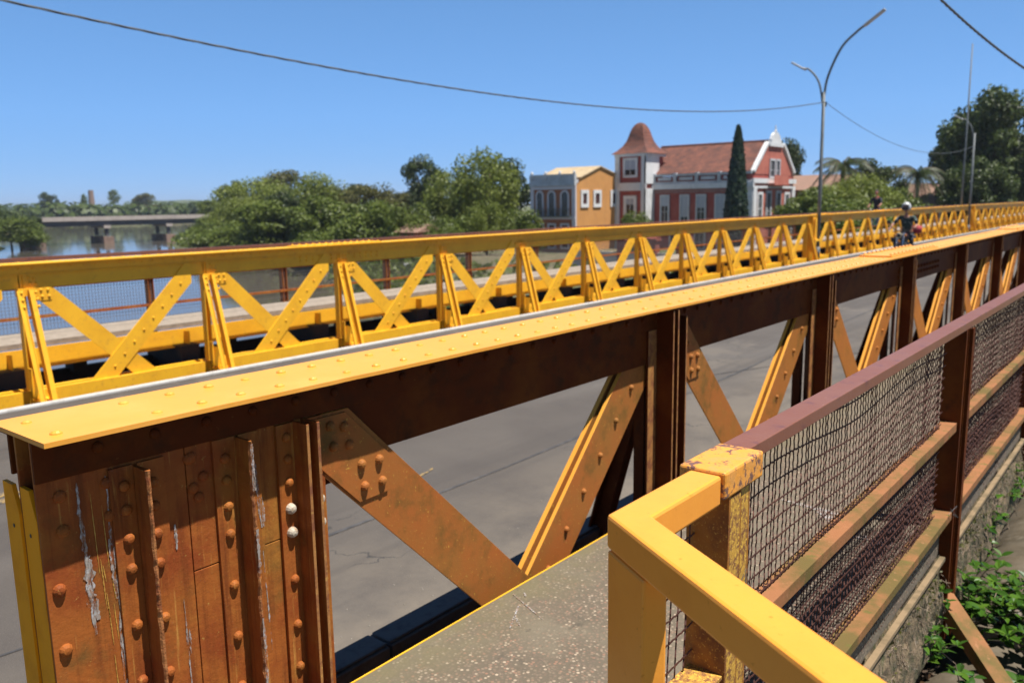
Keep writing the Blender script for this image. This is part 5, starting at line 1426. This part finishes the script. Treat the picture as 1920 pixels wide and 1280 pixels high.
for sy in (.085, -.085): g.tube([(-.72,sy,.30),(-.60,sy,.66),(-.50,sy,.93)], [.03,.027,.022], 8)
g.build('fork', M['chrome'], mb_)
g = MB(); g.beam((-.85,0,.60),(-.52,0,.66),.13,.02); g.build('mudguard', M['bike_red'], mb_)
g = MB(); g.lathe([(.0,-.10),(.055,-.09),(.085,-.03),(.088,0),(0,.012)], (-.68,0,.86), 16, 0, 'x'); hl = g.build('headlight', M['black'], mb_, smooth=True)
g = MB(); g.lathe([(0,-.02),(.05,-.012),(.085,0)], (-.775+.03,0,.86), 16, 0, 'x'); g.box(-.76,-.74,-.001,.001,.86,.861); g.build('lens', M['lampglass'], hl)
for sy in (.15, -.15):
    g = MB(); g.lathe([(0,-.04),(.03,-.03),(.035,.02),(0,.04)], (-.62,sy,.86), 10, 0, 'x'); g.build('indicator', M['orange_lens'] if 'orange_lens' in M else M.setdefault('orange_lens', surf('orange_lens', (.6,.22,.03), (), .2)), mb_)
g = MB(); g.tube(curve_pts([(-.30,.38,1.04),(-.40,.28,1.06),(-.50,.10,.98),(-.50,-.10,.98),(-.40,-.28,1.06),(-.30,-.38,1.04)], 5), .013, 6); g.build('handlebar', M['black'], mb_)
for sy in (1, -1):
    g = MB(); g.tube([(-.40,.26*sy,1.06),(-.42,.36*sy,1.20)], .007, 5); g.lathe([(0,-.015),(.055,-.01),(.055,.01),(0,.015)], (-.42,.385*sy,1.24), 12, 0, 'x'); g.build('mirror', M['black'], mb_)
g = MB(); g.lathe([(0,-.30),(.08,-.28),(.13,-.15),(.135,.05),(.09,.20),(0,.24)], (-.18,0,.80), 12, 0, 'x'); g.build('fuel_tank', M['bike_red'], mb_, smooth=True)
g = MB(); g.box(.0,.78,-.13,.13,.72,.80); g.build('seat', M['black'], mb_, bevel=.03)
g = MB(); g.box(-.28,.18,-.14,.14,.28,.62); g.box(-.22,.02,-.09,.09,.58,.70); g.build('engine', M['steel_grey'], mb_, bevel=.03)
g = MB(); g.tube([(-.2,-.12,.40),(0,-.17,.27),(.35,-.19,.27),(.85,-.20,.36)], [.02,.025,.035,.045], 8); g.build('exhaust', M['chrome'], mb_)
g = MB(); g.tube([(-.48,0,.95),(-.30,0,.70),(-.25,0,.35),(.15,0,.28),(.62,.0,.30)], .028, 8); g.tube([(.1,0,.68),(.62,.09,.30)], .02, 6); g.tube([(.1,0,.68),(.85,0,.76)], .02, 6); g.build('frame', M['black'], mb_)
g = MB(); g.lathe([(0,-.17),(.12,-.15),(.15,0),(.12,.15),(0,.17)], (0,0,0), 12, 0, 'y'); o = g.build('bag', M['cloth_red'], smooth=True)
o.location = (RX+.36, RY-.26, RZ+1.13); tag(o, 'round dark red bag slung at the motorcyclist\'s side', 'bag')

CX, CY = 45.6, 12.7; CZ = -1.78+zc(45)
cy = thing('person', 'cyclist in a dark shirt with red collar and blue jeans riding along the far walkway', 'person', (CX, CY, CZ)); cy.scale = (1.12,)*3
J = [(.22,0,.98,(.14,.12)), (.19,0,1.16,(.14,.11)), (.12,0,1.40,(.165,.12)), (.07,0,1.58,.055), (.05,0,1.66,.05),
     (.11,.19,1.52,.065), (-.02,.24,1.26,.048), (-.30,.22,1.17,.034), (.11,-.19,1.52,.065), (-.02,-.24,1.26,.048), (-.30,-.22,1.17,.034),
     (.20,.10,.94,.095), (-.14,.13,.80,.07), (-.02,.13,.40,.048), (-.14,.13,.34,.036), (.20,-.10,.94,.095), (.00,-.13,.62,.07), (.10,-.13,.22,.048), (-.02,-.13,.16,.036)]
skin('body', [(x, y, z, tuple(q*.86 for q in r_) if isinstance(r_, tuple) else r_*.86) for x, y, z, r_ in J], EE, M['skin'], cy)
skin('shirt', [J[i] for i in (0,1,2,5,6,8,9)], [(0,1),(1,2),(2,3),(3,4),(2,5),(5,6)], M['cloth_dark'], cy)
skin('jeans', [J[i] for i in (0,11,12,13,15,16,17)], [(0,1),(1,2),(2,3),(0,4),(4,5),(5,6)], M['jeans'], cy)
skin('collar', [(.10,-.12,1.55,.05),(.12,0,1.575,.075),(.10,.12,1.55,.05)], [(0,1),(1,2)], M['cloth_red'], cy)
for sy, a in ((1, (-.06,.36)), (-1, (.06,.18))): skin('shoe', [(a[0]+.04,.13*sy,a[1]+.02,.045),(a[0]-.12,.13*sy,a[1]-.02,.035)], [(0,1)], M['black'], cy)
for sy in (1, -1): hand(cy, (-.335,.225*sy,1.16), (-1,0,-.2), (0,sy,0))
head(cy, (.03,0,1.79), (-1,0,-.1))
g = MB(); vs = []; fs = []
for i in range(7):
    ph = PI*.55*i/6
    for k in range(14): th = 2*PI*k/14; vs.append((.045+.105*math.sin(ph)*math.cos(th), .084*math.sin(ph)*math.sin(th), 1.80+.132*math.cos(ph)-.05*(math.cos(th) > .3)*(i > 4)))
for i in range(6):
    for k in range(14):
        if i >= 4 and abs(2*PI*(k+.5)/14-PI) < .9: continue
        fs.append((i*14+k, (i+1)*14+k, (i+1)*14+(k+1)%14, i*14+(k+1)%14))
g.add(vs, fs); g.build('hair', M['hair'], cy, smooth=True)
bk = thing('bicycle', 'teal bicycle ridden along the far walkway, seen through the truss', 'bicycle', (CX, CY, CZ)); bk.scale = (1.05,)*3
wheel(bk, (-.58,0,.34), .32, .018, spokes=16); wheel(bk, (.50,0,.34), .32, .018, spokes=16)
g = MB()
for a, c in (((-.58,0,.34),(-.42,0,.84)),((-.42,0,.84),(-.38,0,1.02)),((-.43,0,.80),(.16,0,.82)),((-.45,0,.72),(.02,0,.30)),((.16,0,.90),(.02,0,.30)),((.02,0,.30),(.50,.0,.34)),((.15,0,.80),(.50,0,.34))): g.tube([a, c], .017, 7)
g.build('frame', M['teal'], bk)
g = MB(); g.tube(curve_pts([(-.28,.28,1.13),(-.36,.2,1.14),(-.38,0,1.03),(-.36,-.2,1.14),(-.28,-.28,1.13)], 5), .012, 6); g.build('handlebar', M['black'], bk)
g = MB(); g.prism([(.06,.90),(.32,.91),(.33,.95),(.06,.93)], -.07, .07); g.build('saddle', M['black'], bk, bevel=.01)
g = MB(); g.tube([(.02,-.12,.30),(.02,.12,.30)], .012, 6); g.tube([(.02,.1,.30),(-.06,.1,.36)], .01, 5); g.tube([(.02,-.1,.30),(.06,-.1,.18)], .01, 5); g.lathe([(.09,-.004),(.09,.004),(0,.004)], (.02,.08,.30), 16, 0, 'y'); g.build('crank', M['black'], bk)

# ------------------------------------------------------------------ air
m = bpy.data.materials.new('haze_air'); m.use_nodes = True; N = m.node_tree.nodes; N.remove(N['Principled BSDF'])
v = N.new('ShaderNodeVolumePrincipled'); v.inputs['Color'].default_value = (.80, .88, 1, 1); v.inputs['Density'].default_value = .00018; v.inputs['Anisotropy'].default_value = .3
m.node_tree.links.new(v.outputs[0], N['Material Output'].inputs['Volume'])
g = MB(); g.box(-3700, 5400, -3700, 5400, -13, 40)
tag(g.build('haze', [m]), 'thin pale summer haze', 'haze', kind='stuff')
